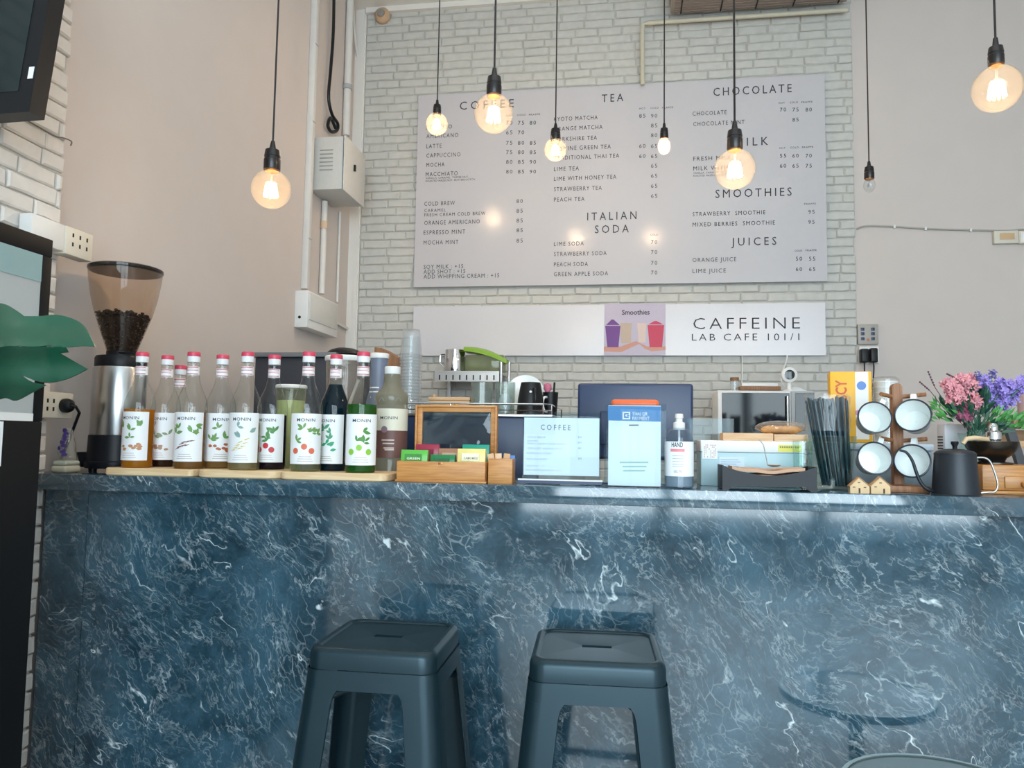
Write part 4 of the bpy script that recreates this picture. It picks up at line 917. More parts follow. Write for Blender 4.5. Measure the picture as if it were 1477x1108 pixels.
def mug(label, px, py, r, tilt, yaw, hang):
    """enamel mug hanging by its handle: local z runs from base to mouth, which is turned to the front"""
    c = PY(px, py, Y_-.050); m = thing('enamel_mug', label, 'mug', (c.x, Y_-.050, c.z), 0, 'white enamel mugs on the mug tree'); R0 = r*mpp(c); L = R0*1.5
    d = Vector((math.sin(yaw), -math.cos(yaw)*math.cos(tilt), math.sin(tilt))).normalized(); u = (ZA-d*d.dot(ZA)).normalized(); s_ = u.cross(d).normalized()
    Mx = Matrix(((s_.x, u.x, d.x, 0), (s_.y, u.y, d.y, 0), (s_.z, u.z, d.z, 0), (0, 0, 0, 1)))
    q = MB(); q.M = Mx; q.lathe([(.001, -L), (R0*.74, -L), (R0*.80, -L+.006), (R0*.985, -.002)], 40, cap0=False, cap1=False); q.build('outer_wall', M_eng, m)
    q = MB(); q.M = Mx; q.lathe([(.001, -L+.002), (R0*.70, -L+.002), (R0*.78, -L+.010), (R0*.965, -.001)], 40, cap0=False, cap1=False); q.build('inner_wall', M_enw, m)
    q = MB(); q.M = Mx; q.tube([(R0*.985*math.cos(a), R0*.985*math.sin(a), 0) for a in [2*PI*k/44 for k in range(44)]], .0022, 8, True); q.build('rim', M_rim, m)
    q = MB(); q.M = Mx; ha = math.radians(hang); hd = Vector((math.cos(ha), math.sin(ha), 0)); pts = []
    for t in range(9): a = PI*t/8; pts.append(hd*(R0*.93+R0*.62*math.sin(a))+Vector((0, 0, -L*.45+L*.28*math.cos(a))))
    rows = []
    sd = Vector((-hd.y, hd.x, 0))
    for i, q_ in enumerate(pts):
        a = PI*i/8; nn = (hd*math.sin(a)+Vector((0, 0, math.cos(a)))); rows.append([q_+sd*.0065-nn*.0012, q_+sd*.0065+nn*.0012, q_-sd*.0065+nn*.0012, q_-sd*.0065-nn*.0012])
    q.grid(rows, True, True, True); q.build('handle', M_enw, m); return m
mug('white enamel mug with dark rim, upper left on the mug tree', 1262, 602, 23, .22, -.03, 60)
mug('white enamel mug with dark rim, upper right on the mug tree', 1316.5, 599, 24, .26, -.46, 92)
mug('white enamel mug with dark rim, lower left on the mug tree', 1262, 661, 23.5, .20, -.03, 66)
mug('white enamel mug behind the kettle spout, lower right on the mug tree', 1315.5, 665, 24, .20, -.44, 88)

# two tiny wooden houses
for i, (x0, x1, xp, yp, ye, lb) in enumerate(((1226, 1255, 1239, 690, 702, 'tiny pale wooden house with pointed roof, left of the pair'), (1256, 1285, 1270, 689, 701, 'tiny pale wooden house with brown roof edge, right of the pair'))):
    Y_ = 2.03; a = PY(x0, 714, Y_).x; b = PY(x1, 714, Y_).x; c = PY(xp, 700, Y_).x; z_ = lambda y: PY(1255, y, Y_).z-CT
    o = thing('toy_house', lb, 'ornament', ((a+b)/2, Y_, CT), 0, 'tiny wooden houses on the bar'); w = (b-a)/2-.001
    ho = [(-w, 0), (w, 0), (w, z_(ye)), (c-(a+b)/2, z_(yp)), (-w, z_(ye))]
    MB().prism(ho, (0, .016, 0), XA, ZA, .016).build('house_body', mat('pale_pine', '#dcbd92', .6, var=.12, scale=40), o, False)
    rf = MB(); xc = c-(a+b)/2
    for s_ in (-1, 1):
        e = Vector((s_*(w+.003), 0, z_(ye)-.002)); t = Vector((xc, 0, z_(yp)+.0005)); nn = Vector((0, 0, .0026))
        rf.faces([e+Vector((0, -.001, .0006)), t+Vector((0, -.001, .0006)), t+nn+Vector((0, -.001, 0)), e+nn+Vector((0, -.001, 0)), e+Vector((0, .017, .0006)), t+Vector((0, .017, .0006)), t+nn+Vector((0, .017, 0)), e+nn+Vector((0, .017, 0))], [(0, 1, 2, 3), (4, 5, 6, 7), (0, 1, 5, 4), (3, 2, 6, 7), (0, 3, 7, 4), (1, 2, 6, 5)])
    rf.build('roof', wood('toy_roof', '#a3764f', '#c39668', .6), o, False)
    dk = mat('burnt_mark', '#4a3424', .7); q = MB(); q.span((-.003 if i == 0 else .006, -.0006, .001), (.001 if i == 0 else .010, .0, .013)); q.build('door', dk, o, False)
    q = MB()
    for xx, zz in ((-.014, .014), (.012, .014), (-.002, .026)) if i == 0 else ((-.012, .016), (.0, .026)): q.span((xx-.003, -.0006, zz), (xx+.003, 0, zz+.0022))
    q.build('window_marks', dk, o, False)

# gooseneck kettle
Y_ = 2.068; p = PY(1379, 716, Y_); o = thing('gooseneck_kettle', 'charcoal gooseneck kettle with thin spout and wire handle', 'kettle', (p.x, Y_, CT)); k = mpp(p); z_ = lambda y: PY(1379, y, Y_).z-CT; X_ = lambda x, y: PY(x, y, Y_).x-p.x
MB().lathe([(.029*k/k*2.0, 0), (31*k, .003), (31*k, .008), (27*k, z_(657)), (26.5*k, z_(655))], 48).build('body', M_kettle, o)
MB().lathe([(27.3*k, z_(656.5)), (27.3*k, z_(654)), (24*k, z_(651)), (12*k, z_(648)), (5*k, z_(647.5))], 44).build('lid', M_kettle, o)
MB().lathe([(3*k, z_(648)), (3*k, z_(644)), (5*k, z_(640.5)), (5.3*k, z_(638)), (4.4*k, z_(636.8))], 24).build('knob', M_black, o)
sp = [(1352, 708), (1345, 708.5), (1338, 707), (1331, 702), (1325, 693), (1320, 680), (1316, 668), (1311, 659), (1305, 653), (1297, 651)]
sp_ = smooth([(X_(x, y), -.0 if i < 2 else -.004, z_(y)) for i, (x, y) in enumerate(sp)]); MB().tube(sp_, [(3.0-1.2*i/(len(sp_)-1))*k for i in range(len(sp_))], 12).build('spout', M_kettle, o)
hd = [(1404, 660), (1412, 659.5), (1421, 660), (1428, 665), (1433, 676), (1437, 688), (1439, 699), (1435, 708), (1425, 709), (1411, 711)]
MB().tube(smooth([(X_(x, y), 0, z_(y)) for x, y in hd]), 1.35*k, 10).build('handle', M_steel, o)

# hand coffee mill
Y_ = 2.20; p = PY(1441, 712, Y_-.07); o = thing('coffee_mill', 'honey wood hand coffee mill with dark metal bowl and crank', 'coffee mill', (PY(1442, 690, Y_).x, Y_, CT)); k = mpp(o.location); z_ = lambda y: PY(1442, y, Y_).z-CT
w = .074; zb_ = z_(670)
M_mill = wood('mill_wood', '#a8703a', '#c58a4a', .35, (4, 60, 60))
MB().span((-w-.004, -w-.004, 0), (w+.004, w+.004, .010), .003).build('plinth', M_mill, o); MB().span((-w, -w, .0102), (w, w, zb_), .004).build('box', M_mill, o)
dr = MB().span((-w*.30, -w-.004, .016), (w*.90, -w-.0005, zb_*.62), .002).build('drawer', M_mill, o); MB().ball((w*.30, -w-.009, zb_*.36), .0085, 16).build('knob', M_mill, dr)
M_dkm = mat('dark_bronze', '#4a433c', .25, .85, var=.3, scale=30)
bz = [(.022, zb_+.0002), (.050, zb_+.001), (.050, zb_+.005), (.030, zb_+.008), (.034, z_(661)), (.050, z_(655)), (.061, z_(646)), (.064, z_(637)), (.062, z_(637)), (.058, z_(645)), (.045, z_(653))]
MB().lathe(bz, 40, (-.018, 0, 0), cap1=False).build('hopper_bowl', M_dkm, o)
MB().lathe([(.040, z_(652)), (.022, z_(640)), (.016, z_(636)), (.019, z_(634)), (.019, z_(624)), (.011, z_(621)), (.011, z_(615)), (.007, z_(611))], 24, (-.012, 0, 0)).build('spindle_cap', M_chrome, o)
MB().tube([(-.012, 0, z_(636)), (-.035, -.006, z_(634)), (-.064, -.012, z_(632.5)), (-.085, -.014, z_(634)), (-.094, -.014, z_(641))], [.006, .0065, .007, .0065, .005], 10).build('crank', wood('pale_handle', '#c9ad86', '#d8c09c', .5), o)

# ------------------------------------------------------------------ flowers, speaker-like white case, shelf at the right end
Y_ = 2.42; vp = PY(1405, 700, Y_); zv = lambda y: PY(1405, y, Y_).z-CT; Xv = lambda x, y: PY(x, y, Y_).x-vp.x
o = thing('flower_vase', 'glass vase of pink and purple artificial flowers with green leaves', 'flowers', (vp.x, Y_, CT))
MB().lathe([(.0005, .002), (.036, 0), (.042, .02), (.040, .08), (.034, zv(640)), (.040, zv(625)), (.037, zv(625)), (.031, zv(640)), (.037, .08), (.038, .02), (.0005, .008)], 32, cap0=False, cap1=False).build('vase', M_glass, o)
R_ = random.Random(31)
def floret(g, c, r, n=5):
    nx = Vector((R_.uniform(-1, 1), R_.uniform(-1.6, .2), R_.uniform(-.5, 1))).normalized(); a = nx.orthogonal().normalized(); b = nx.cross(a)
    for i in range(n):
        t = 2*PI*i/n+R_.random(); d = a*math.cos(t)+b*math.sin(t); s_ = nx.cross(d)
        g.faces([c, c+d*r*.55+s_*r*.33+nx*r*.15, c+d*r-nx*r*.05, c+d*r*.55-s_*r*.33+nx*r*.15], [(0, 1, 2, 3)])
def cluster(name, h, px, py, rx, rz, n, r, stem=True):
    g = MB(); c0 = Vector((Xv(px, py), R_.uniform(-.03, .03), zv(py))); k = mpp((vp.x, Y_, CT))
    for i in range(n):
        v = Vector((R_.gauss(0, 1), R_.gauss(0, 1), R_.gauss(0, 1))).normalized()*(R_.random()**.4); floret(g, c0+Vector((v.x*rx*k, v.y*rx*k*.8, v.z*rz*k)), r*R_.uniform(.7, 1.2))
    q = g.build(name, mat(name, h, .6, var=.22, scale=120), o, False, recalc=False)
    if stem: MB().tube(smooth([c0, c0.lerp(Vector((0, 0, zv(640))), .55)+Vector((0, 0, .01)), (R_.uniform(-.012, .012), R_.uniform(-.012, .012), zv(640)), (R_.uniform(-.02, .02), R_.uniform(-.02, .02), .012)], 4), .0016, 6).build('stem', M_green, o)
for a in ((1372, 572, 14, 16, 75), (1392, 558, 15, 14, 80), (1398, 578, 14, 14, 70), (1362, 556, 8, 9, 30), (1385, 548, 10, 9, 40), (1403, 552, 9, 12, 45)): cluster('pink_blossom', '#e3a0aa', *a[:4], a[4], .0115)
cluster('deep_pink_blossom', '#b0607e', 1390, 596, 10, 14, 70, .011)
for a in ((1428, 566, 14, 15, 85), (1446, 558, 15, 14, 90), (1462, 570, 13, 16, 85), (1440, 580, 16, 10, 80), (1420, 552, 10, 10, 45), (1471, 556, 8, 12, 45)): cluster('purple_blossom', '#a593dd', *a[:4], a[4], .011)
for a in ((1407, 543, 6, 8, 22), (1428, 541, 6, 7, 22)): cluster('lavender_spray', '#6a62a8', *a[:4], a[4], .006)
def fol(name, h, spots, n, ln, wd):
    g = MB()
    for px, py, rx, rz in spots:
        k = mpp((vp.x, Y_, CT)); c0 = Vector((Xv(px, py), 0, zv(py)))
        for i in range(n):
            c = c0+Vector((R_.uniform(-1, 1)*rx*k, R_.uniform(-.035, .035), R_.uniform(-1, 1)*rz*k)); d = (c-Vector((0, 0, zv(650)))).normalized()+Vector((R_.uniform(-.5, .5), R_.uniform(-.6, .3), R_.uniform(-.4, .4))); d.normalize(); s_ = d.cross(Vector((R_.uniform(-.4, .4), 1, R_.uniform(-.4, .4)))).normalized(); L = ln*R_.uniform(.6, 1.2); b = Vector((0, 0, -.12*L))
            g.faces([c, c+d*L*.4+s_*wd, c+d*L+b, c+d*L*.4-s_*wd], [(0, 1, 2, 3)])
    g.build(name, mat(name, h, .5, var=.3, scale=50), o, False, recalc=False)
fol('green_foliage', '#4f9a4a', ((1360, 598, 20, 12), (1440, 604, 18, 10), (1462, 612, 14, 7)), 34, .040, .0045)
fol('dark_foliage', '#20503c', ((1400, 605, 26, 14), (1410, 585, 12, 14), (1378, 590, 14, 8), (1420, 622, 22, 8)), 34, .042, .0055)
g = MB()
for pts in (((1400, 620), (1366, 585), (1347, 560), (1337, 537)), ((1398, 622), (1360, 590), (1340, 565), (1325, 552)), ((1404, 610), (1388, 560), (1376, 546), (1364, 540))):
    g.tube(smooth([(Xv(x, y), -.01, zv(y)) for x, y in pts], 4), .0011, 5)
    for i in range(6):
        x, y = pts[-1]; x2, y2 = pts[-2]; t = i/6; g.ball((Xv(x+(x2-x)*t, y+(y2-y)*t), -.01, zv(y+(y2-y)*t)), .0028, 6)
g.build('twig', mat('plum_twig', '#5a3a4c', .6), o)

o = thing('white_case', 'white plastic case with dark side vents behind the kettle', 'case', (PY(1372, 650, 2.60).x, 2.53, CT)); w = .058; h = PY(1372, 611, 2.53).z-CT
MB().span((-w, -.03, 0), (w, .03, h), .008).build('case_body', mat('pale_lilac_plastic', '#d3d5dd', .4), o)
g = MB()
for i in range(10): g.span((-w-.0006, -.02, h*.35+i*.009), (-w+.0002, .02, h*.35+i*.009+.004))
g.build('vent', M_black, o, False)
# shelf ladder at the right
o = thing('wooden_shelf', 'wooden shelf unit with dark leaning strut at the far right', 'shelf', (PY(1475, 650, 3.45).x+.10, 3.45, 0)); zsh = lambda y: PY(1470, y, 3.45).z
for y, m_ in ((606, M_walnut), (636, M_tan)): MB().span((-.14, -.02, zsh(y)-.03), (.5, .30, zsh(y)), .002).build('shelf_board', m_, o)
MB().span((-.12, .28, zsh(640)), (.5, .295, zsh(608)-.03), .001).build('back_board', M_tan, o)
a = PY(1453, 611, 3.405); b = PY(1495, 740, 3.405)
q = MB().tube([(a.x-o.location.x, -.045, a.z), (b.x-o.location.x, -.045, b.z), (b.x-o.location.x+.12, -.045, .02)], .022, 4); q.build('strut', mat('dark_grey_strut', '#4c4f55', .5), o)
MB().span((.35, 0, 0), (.39, .3, zsh(636)-.031), .002).build('upright', M_walnut, o); MB().span((-.13, .25, 0), (-.09, .29, zsh(636)-.031), .002).build('upright', M_walnut, o)
o = thing('pink_jar', 'dusty pink lidded jar standing on the wooden shelf at the right edge', 'jar', (PY(1482, 570, 3.55).x, 3.55, zsh(606)+.0005)); k = mpp(o.location)
MB().lathe([(.032, 0), (.038, .006), (.038, 40*k), (.034, 44*k)], 28).build('jar_body', mat('dusty_pink', '#b79a9a', .5), o); MB().lathe([(.040, 44.2*k), (.040, 60*k), (.036, 63*k)], 28).build('lid', mat('dusty_grey_lid', '#9a8a8c', .5), o)

# ------------------------------------------------------------------ behind the bar: espresso machine and what stands on it
EY = 2.66
e0 = PY(583, 640, EY).x; e1 = PY(756, 640, EY).x; ez = PY(690, 597, EY).z
o = thing('espresso_machine', 'dark espresso machine behind the tea box with wire cup rail', 'coffee machine', ((e0+e1)/2, EY, WT+.0005)); w = (e1-e0)/2; h = ez-WT
MB().span((-w, 0, .03), (w, .46, h-.012), .006).build('body', M_navy, o)
MB().span((-w-.004, -.004, h-.0118), (w+.10, .464, h), .003).build('cup_tray', M_steel, o)
g = MB()
for x in (-w+.01, w-.01):
    for y in (.03, .43): g.cyl((x, y, 0), (x, y, .0305), .02)
g.build('foot', M_black, o)
rl = MB(); zr = PY(690, 582.5, EY).z-o.location.z
rl.tube([(-w, .0, zr), (w+.065, .0, zr), (w+.092, .03, zr), (w+.092, .45, zr), (-w, .45, zr)], .0035, 8); rl.tube([(-w, 0, zr-.022), (w+.065, 0, zr-.022), (w+.092, .03, zr-.022)], .002, 6)
for x, y in ((-w, 0), (-.05, 0), (w+.065, 0), (w+.092, .03), (w+.092, .2), (w+.092, .45), (-w, .45)): rl.tube([(x, y, h-.0003), (x, y, zr+.001)], .003, 8)
rl.build('cup_rail', M_chrome, o)
TZ = ez+.0012
def upon(px, Y): return (PY(px, 600, Y).x, Y, TZ)
# stack of clear cups
Y_ = 2.76; o = thing('cup_stack', 'tall stack of clear plastic cups on the coffee machine', 'cups', upon(590.5, Y_)); k = mpp(o.location); zc_ = lambda y: PY(590, y, Y_).z-TZ
zt_ = zc_(476); z1 = zc_(512)
MB().lathe([(12.0*k, zt_), (12.6*k, zt_-.002), (16.0*k, z1)], 40, cap0=False, cap1=False).build('top_cup', mat('silvery_cup', '#dfe6ec', .12, .55, var=.05), o) if False else None
n = 17
for i in range(n):
    z = zc_(586)+(z1-zc_(586))*i/(n-1)-.0; zz = z if i else max(z, .004)
    g = MB().lathe([(16.3*k, zz), (16.9*k, zz+.0015), (16.3*k, zz+.003), (15.7*k, zz+.008), (12.4*k, zz+.093 if i == n-1 else zz+.02)], 40, cap0=False, cap1=False)
    if i == n-1: g.lathe([(12.4*k, zz+.093), (12.2*k, zz+.095), (.0005, zz+.0945)], 40, cap0=False, cap1=False)
    g.build('plastic_cup', M_cup, o)
MB().lathe([(14*k, .0005), (14*k, zc_(586)+.012), (12*k, z1+.07)], 36, cap0=False, cap1=False).build('inner_cups', M_cup, o)
Y_ = 2.80; a = PY(618, 600, Y_).x; b = PY(677, 600, Y_).x; k = mpp((a, Y_, TZ))
o = thing('wooden_block', 'small tan wooden box lying on the coffee machine', 'box', ((a+b)/2, Y_, TZ)); w = (b-a)/2
MB().span((-w, 0, 0), (w, .09, 20*k), .003).build('box_body', M_tan, o); MB().span((-w-.002, -.002, 20*k+.0004), (w+.002, .092, 25*k), .002).build('lid', M_tan, o); MB().ball((-w+.012, .03, 27.5*k), .006, 12).build('knob', M_tan, o)
def tumbler(label, px, Y, r, h, ribs, milk=None):
    o = thing('glass_jar', label, 'glass', upon(px, Y), 0, 'glasses on the coffee machine'); k = mpp(o.location); r *= k; h *= k; N = 48; rows = []
    for rr, z in ((.80, 0), (.90, .003), (.97, h*.5), (1, h-.002), (.96, h), (.93, h-.002), (.88, .006), (.02, .005)):
        rows.append([(rr*r*(1+(.025*math.cos(a*12) if ribs and rr > .85 else 0))*math.cos(a), rr*r*(1+(.025*math.cos(a*12) if ribs and rr > .85 else 0))*math.sin(a), z) for a in [2*PI*j/N for j in range(N)]])
    MB().grid(rows, True, True).build('glass_body', glass('ribbed_glass', '#e9f0ee', 1.5, .10, '#eef3f2'), o)
    if milk: MB().lathe([(r*.55, .008), (r*.62, h*.45), (r*.4, h*.62), (.001, h*.66)], 24).build('paper_filter', M_paper, o)
tumbler('ribbed clear glass on the coffee machine beside the wooden box, left of two', 694, 2.80, 16, 47, True)
tumbler('clear glass holding white paper on the coffee machine, right of two', 728, 2.82, 15, 48, False, True)
o = thing('white_plate', 'white round plate standing upright behind the black mug', 'plate', upon(757, 2.93)); k = mpp(o.location)
q = MB(); q.M = Matrix.Translation((0, 0, 30*k)) @ Matrix.Rotation(PI/2-.12, 4, 'X'); q.lathe([(.0005, .002), (18*k, .002), (28*k, .008), (29.5*k, .011), (28*k, .011), (18*k, .005), (.0005, .005)], 40, cap0=False, cap1=False); q.build('plate_body', M_enw, o)
def cup(label, px, Y, r0, r1, h, mt, side, emblem=False, hm=None):
    o = thing('black_mug', label, 'mug', upon(px, Y), 0); k = mpp(o.location); h *= k; r0 *= k; r1 *= k
    MB().lathe([(.0005, .0), (r0*.96, 0), (r0, .003), (r0+(r1-r0)*.35, h*.5), (r1, h*.9), (r1*.93, h), (.0005, h)] if emblem else [(.0005, 0), (r0, 0), (r0, .003), (r1, h), (r1*.93, h), (r0*.92, .006), (.0005, .006)], 36, cap0=False, cap1=False).build('mug_body', mt, o)
    a0 = Vector((math.cos(side), math.sin(side), 0)); R1 = (r0+r1)/2
    MB().tube(smooth([a0*R1*.94+Vector((0, 0, h*.78)), a0*(R1+.020)+Vector((0, 0, h*.74)), a0*(R1+.028)+Vector((0, 0, h*.48)), a0*(R1+.016)+Vector((0, 0, h*.2)), a0*R1*.92+Vector((0, 0, h*.16))], 5), .0045, 8).build('handle', hm or mt, o)
    if emblem:
        ad = math.atan2(-o.location.y, -o.location.x); g = MB(); rr = r0+(r1-r0)*.5+.0006
        disc(g, ad, h*.70, rr, .005, .004, 12); 
        for i in range(4): g.lathe([(rr+.0004, h*(.50-.06*i)), (rr+.0004, h*(.53-.06*i))], 5, a0=ad-.12, a1=ad+.12)
        g.build('emblem', M_white, o, False)
    return o
cup('dark mug upside down with small white emblem on the coffee machine', 765, 2.78, 20, 15, 47, M_black, -1.2, True)
cup('small dark mug with white handle at the right end of the coffee machine', 793.5, 2.84, 9.5, 11.5, 34, M_black, -2.0, False, M_white)
o = thing('pink_brush', 'pink brush with dark handle standing in the small dark mug', 'brush', (PY(792, 570, 2.84).x, 2.84, TZ+.009)); k = mpp(o.location)
MB().lathe([(.006, .0), (.007, 30*k), (.016, 36*k), (.014, 42*k), (.004, 44*k)], 20, (-.006, 0, 0)).build('brush_head', mat('pink_bristle', '#c8708a', .7, var=.3, scale=80), o); MB().tube([(.014, .0, .001), (.020, 0, 45*k)], .004, 8).build('handle', M_black, o)

# wall shelf above with steel jug and green lidded box
Y_ = 4.30; a = PY(627, 535, Y_); b = PY(720, 535, Y_); o = thing('wall_shelf', 'narrow perforated steel wall shelf under the shop sign', 'shelf', ((a.x+b.x)/2, Y_, a.z)); w = (b.x-a.x)/2
MB().span((-w, 0, -.012), (w, .30, 0), .001).build('shelf_board', M_steel, o, False)
MB().span((-w, -.0005, -.062), (w, .003, -.0121), .0005).build('front_lip', M_steel, o, False)
g = MB()
for i in range(9): g.span((-w+.03+i*(2*w-.06)/8-.004, -.0012, -.052), (-w+.03+i*(2*w-.06)/8+.004, -.0004, -.024))
g.build('slots', M_black, o, False)
for x in (-w+.02, w-.02): MB().span((x-.01, .28, -.16), (x+.01, .315, -.0122), .001).build('bracket', M_steel, o, False)
for x in (w+.008, w+.055): MB().cyl((x, .02, -.16), (x, .02, .055), .009).build('rail_post', M_steel, o)
MB().span((w, .012, -.10), (w+.065, .30, -.092)).build('rail_arm', M_steel, o, False)
jp = PY(656, 535, 4.40); o2 = thing('steel_jug', 'polished steel milk jug standing on the wall shelf', 'jug', (jp.x, 4.40, a.z+.0005)); k = mpp(jp)
MB().lathe([(.0005, .001), (16*k, 0), (16.3*k, .004), (15.2*k, 20*k), (14.6*k, 32*k), (14.2*k, 32*k), (14.6*k, 20*k), (15.6*k, .006), (.0005, .006)], 40, cap0=False, cap1=False).build('jug_body', M_chrome, o2)
MB().tube(smooth([(-14*k, -.0, 26*k), (-21*k, 0, 25*k), (-22*k, 0, 14*k), (-15.6*k, 0, 8*k)], 5), .005, 8).build('handle', M_chrome, o2)
g = MB(); g.text('oz', (0, -15.6*k-.001, 16*k), XA, ZA, None, .012, 1, .01, 'c') if False else None
gp = PY(703, 535, 4.42); o2 = thing('food_box', 'clear food box with tilted green lid on the wall shelf', 'food box', (gp.x, 4.40, a.z+.0005)); k = mpp(gp)
MB().span((-29*k, -.06, 0), (26*k, .06, 24*k), .006).build('box_body', glass('milky_box', '#e6eed2', 1.0, .45, '#b9c2a4'), o2)
g = MB(); n = 12; rows = []
for i in range(n+1):
    t = i/n; x = (-31+62*t)*k; zt2 = (35-4*t-14*t*t)*k; hh = 5*k*math.sin(PI*min(.95, .12+t*.8)); rows.append([(x, -.068, zt2-6*k), (x, -.066, zt2), (x, -.04, zt2+hh*.5), (x, .04, zt2+hh*.5), (x, .066, zt2), (x, .068, zt2-6*k)])
g.grid(rows, True, True, True); g.build('lid', mat('lime_green_lid', '#86b02e', .35), o2)

# dark boxy machine and containers behind the bottles
Y_ = 3.0; a = PY(366, 560, Y_); b = PY(522, 560, Y_); zt_ = PY(440, 509, Y_).z; o = thing('ice_machine', 'dark speckled boxy machine with thin lid behind the syrup bottles', 'machine', ((a.x+b.x)/2, Y_, WT+.0005)); w = (b.x-a.x)/2; h = zt_-WT
MB().span((-w, 0, .0), (w, .34, h-.02), .006).build('body', mat('speckled_dark', '#34373f', .5, var=.5, scale=260), o); MB().span((-w-.02, -.02, h-.0195), (w*.55, .35, h), .003).build('lid', mat('grey_lid', '#6d7074', .4), o)
g = MB(); g.grid([[(.0+w*.52+.075*math.cos(q)*s_, .10+.10*math.sin(q)*s_, h+.0005+.032*math.sqrt(max(0, 1-s_*s_))) for q in [2*PI*i/24 for i in range(24)]] for s_ in (1, .95, .8, .5, .05)], True, True, True); g.build('knock_dome', M_black, o)
Y_ = 2.49; p = PY(496, 600, Y_); o = thing('powder_tub', 'tall clear tub of beige powder with white lid behind the mint syrup', 'tub', (p.x, Y_, CT)); k = mpp(p); zc_ = lambda y: PY(496, y, Y_).z-CT
MB().lathe([(.0005, .001), (22*k, 0), (23*k, .006), (28*k, zc_(522))], 36, cap0=False, cap1=False).build('tub_body', glass('tub_plastic', '#f1ece6', 1.0, .22, '#e6dbd0'), o)
MB().lathe([(28.2*k, zc_(522)), (29.5*k, zc_(520)), (29.5*k, zc_(516)), (28*k, zc_(514.5)), (.0005, zc_(514.5))], 36).build('lid', M_white, o)
MB().lathe([(.0005, .004), (21*k, .006), (24*k, zc_(590)), (.0005, zc_(588))], 30).build('powder', mat('beige_powder', '#c9b8a6', .9, var=.1, scale=80), o)
MB().tube([(6*k, -.0, zc_(588)), (22*k, -.01, zc_(548))], .006, 8).build('scoop_handle', M_white, o)
Y_ = 2.40; p = PY(419, 600, Y_); o = thing('powder_tub', 'clear tub of pale green powder with white lid behind the peach syrup', 'tub', (p.x, Y_, CT)); k = mpp(p); zc_ = lambda y: PY(419, y, Y_).z-CT
MB().lathe([(.0005, .001), (17*k, 0), (18*k, .006), (21*k, zc_(561))], 36, cap0=False, cap1=False).build('tub_body', glass('tub_plastic_green', '#f0f2e0', 1.0, .15, '#dfe3c0'), o)
MB().lathe([(21.3*k, zc_(561)), (22.3*k, zc_(560)), (22.3*k, zc_(557)), (21*k, zc_(555.5)), (.0005, zc_(555.5))], 36).build('lid', M_white, o)
MB().lathe([(.0005, .004), (16.5*k, .006), (19.5*k, zc_(578)), (.0005, zc_(577))], 30).build('powder', mat('green_powder', '#c8ce9e', .9, var=.1, scale=80), o)
Y_ = 2.47; p = PY(545, 600, Y_); o = thing('grey_bottle', 'slate grey bottle with white cap behind the lime syrup bottle', 'bottle', (p.x, Y_, CT)); k = mpp(p); zc_ = lambda y: PY(545, y, Y_).z-CT
MB().lathe([(17*k, 0), (17.5*k, .004), (17.5*k, zc_(580)), (13*k, zc_(562)), (12.5*k, zc_(517))], 32).build('bottle_body', mat('slate_blue', '#6a7488', .4), o); MB().lathe([(13.5*k, zc_(517)-.001), (14*k, zc_(516)), (14*k, zc_(511)), (12.5*k, zc_(510))], 28).build('cap', M_white, o)
g = MB()
for y in (561, 567, 573): g.lathe([((13+.9*(y-561)/8)*k+.0008+.001, zc_(y)), ((13+.9*(y-561)/8)*k+.0008+.001, zc_(y-2))], 16, a0=-2.4, a1=-1.2)
g.build('white_stripes', M_white, o, False)
o = thing('brown_basket', 'brown wooden box end showing behind the grey bottle and cup stack', 'box', (PY(556, 540, 2.98).x, 2.98, WT+.0005)); zc_ = lambda y: PY(556, y, 2.98).z-o.location.z
q = MB(); q.prism([(-.05, 0), (.05, 0), (.05, zc_(516)), (-.02, zc_(502)), (-.05, zc_(501))], (0, .1, 0), XA, ZA, .10); q.build('basket_body', M_walnut, o, False)
MB().span((-.052, -.004, zc_(540)), (.052, .0, zc_(534)), .001).build('rim_band', M_black, o, False)

# POS monitor and card reader
Y_ = 2.72; a = PY(833, 600, Y_); b = PY(1000, 600, Y_); zt_ = PY(916, 553, Y_).z; o = thing('pos_monitor', 'back of a large dark navy cash register monitor behind the payment sign', 'monitor', ((a.x+b.x)/2, Y_, WT+.0005)); w = (b.x-a.x)/2; h = zt_-o.location.z
MB().span((-w, 0, h-.27), (w, .035, h), .010, 3).build('back_shell', M_navy, o); MB().span((-w+.008, .0352, h-.26), (w-.008, .039, h-.008), .002).build('screen', M_black, o, False)
MB().span((-w*.6, -.012, h-.22), (w*.45, -.0002, h-.10), .005, 3).build('rear_housing', M_navy, o)
MB().span((-.04, .04, .012), (.04, .07, h-.12), .004).build('stand', M_black, o); MB().span((-.11, -.03, 0), (.11, .16, .0118), .004).build('base', M_black, o)
Y_ = 2.30; a = PY(881, 600, Y_); b = PY(951, 600, Y_); o = thing('card_reader', 'orange payment terminal standing behind the payment sign', 'card reader', ((a.x+b.x)/2, Y_, CT)); w = (b.x-a.x)/2; h = PY(916, 576, Y_).z-CT
MB().span((-w, 0, .0), (w, .03, h), .012, 3).build('shell', mat('orange_plastic', '#e2683a', .4), o); MB().span((-w+.012, -.0022, h*.30), (w-.012, -.0002, h-.022), .001).build('screen', M_black, o, False)
MB().span((-w+.002, -.06, .0002), (w-.002, -.0005, .035), .008).build('keypad_base', M_black, o)

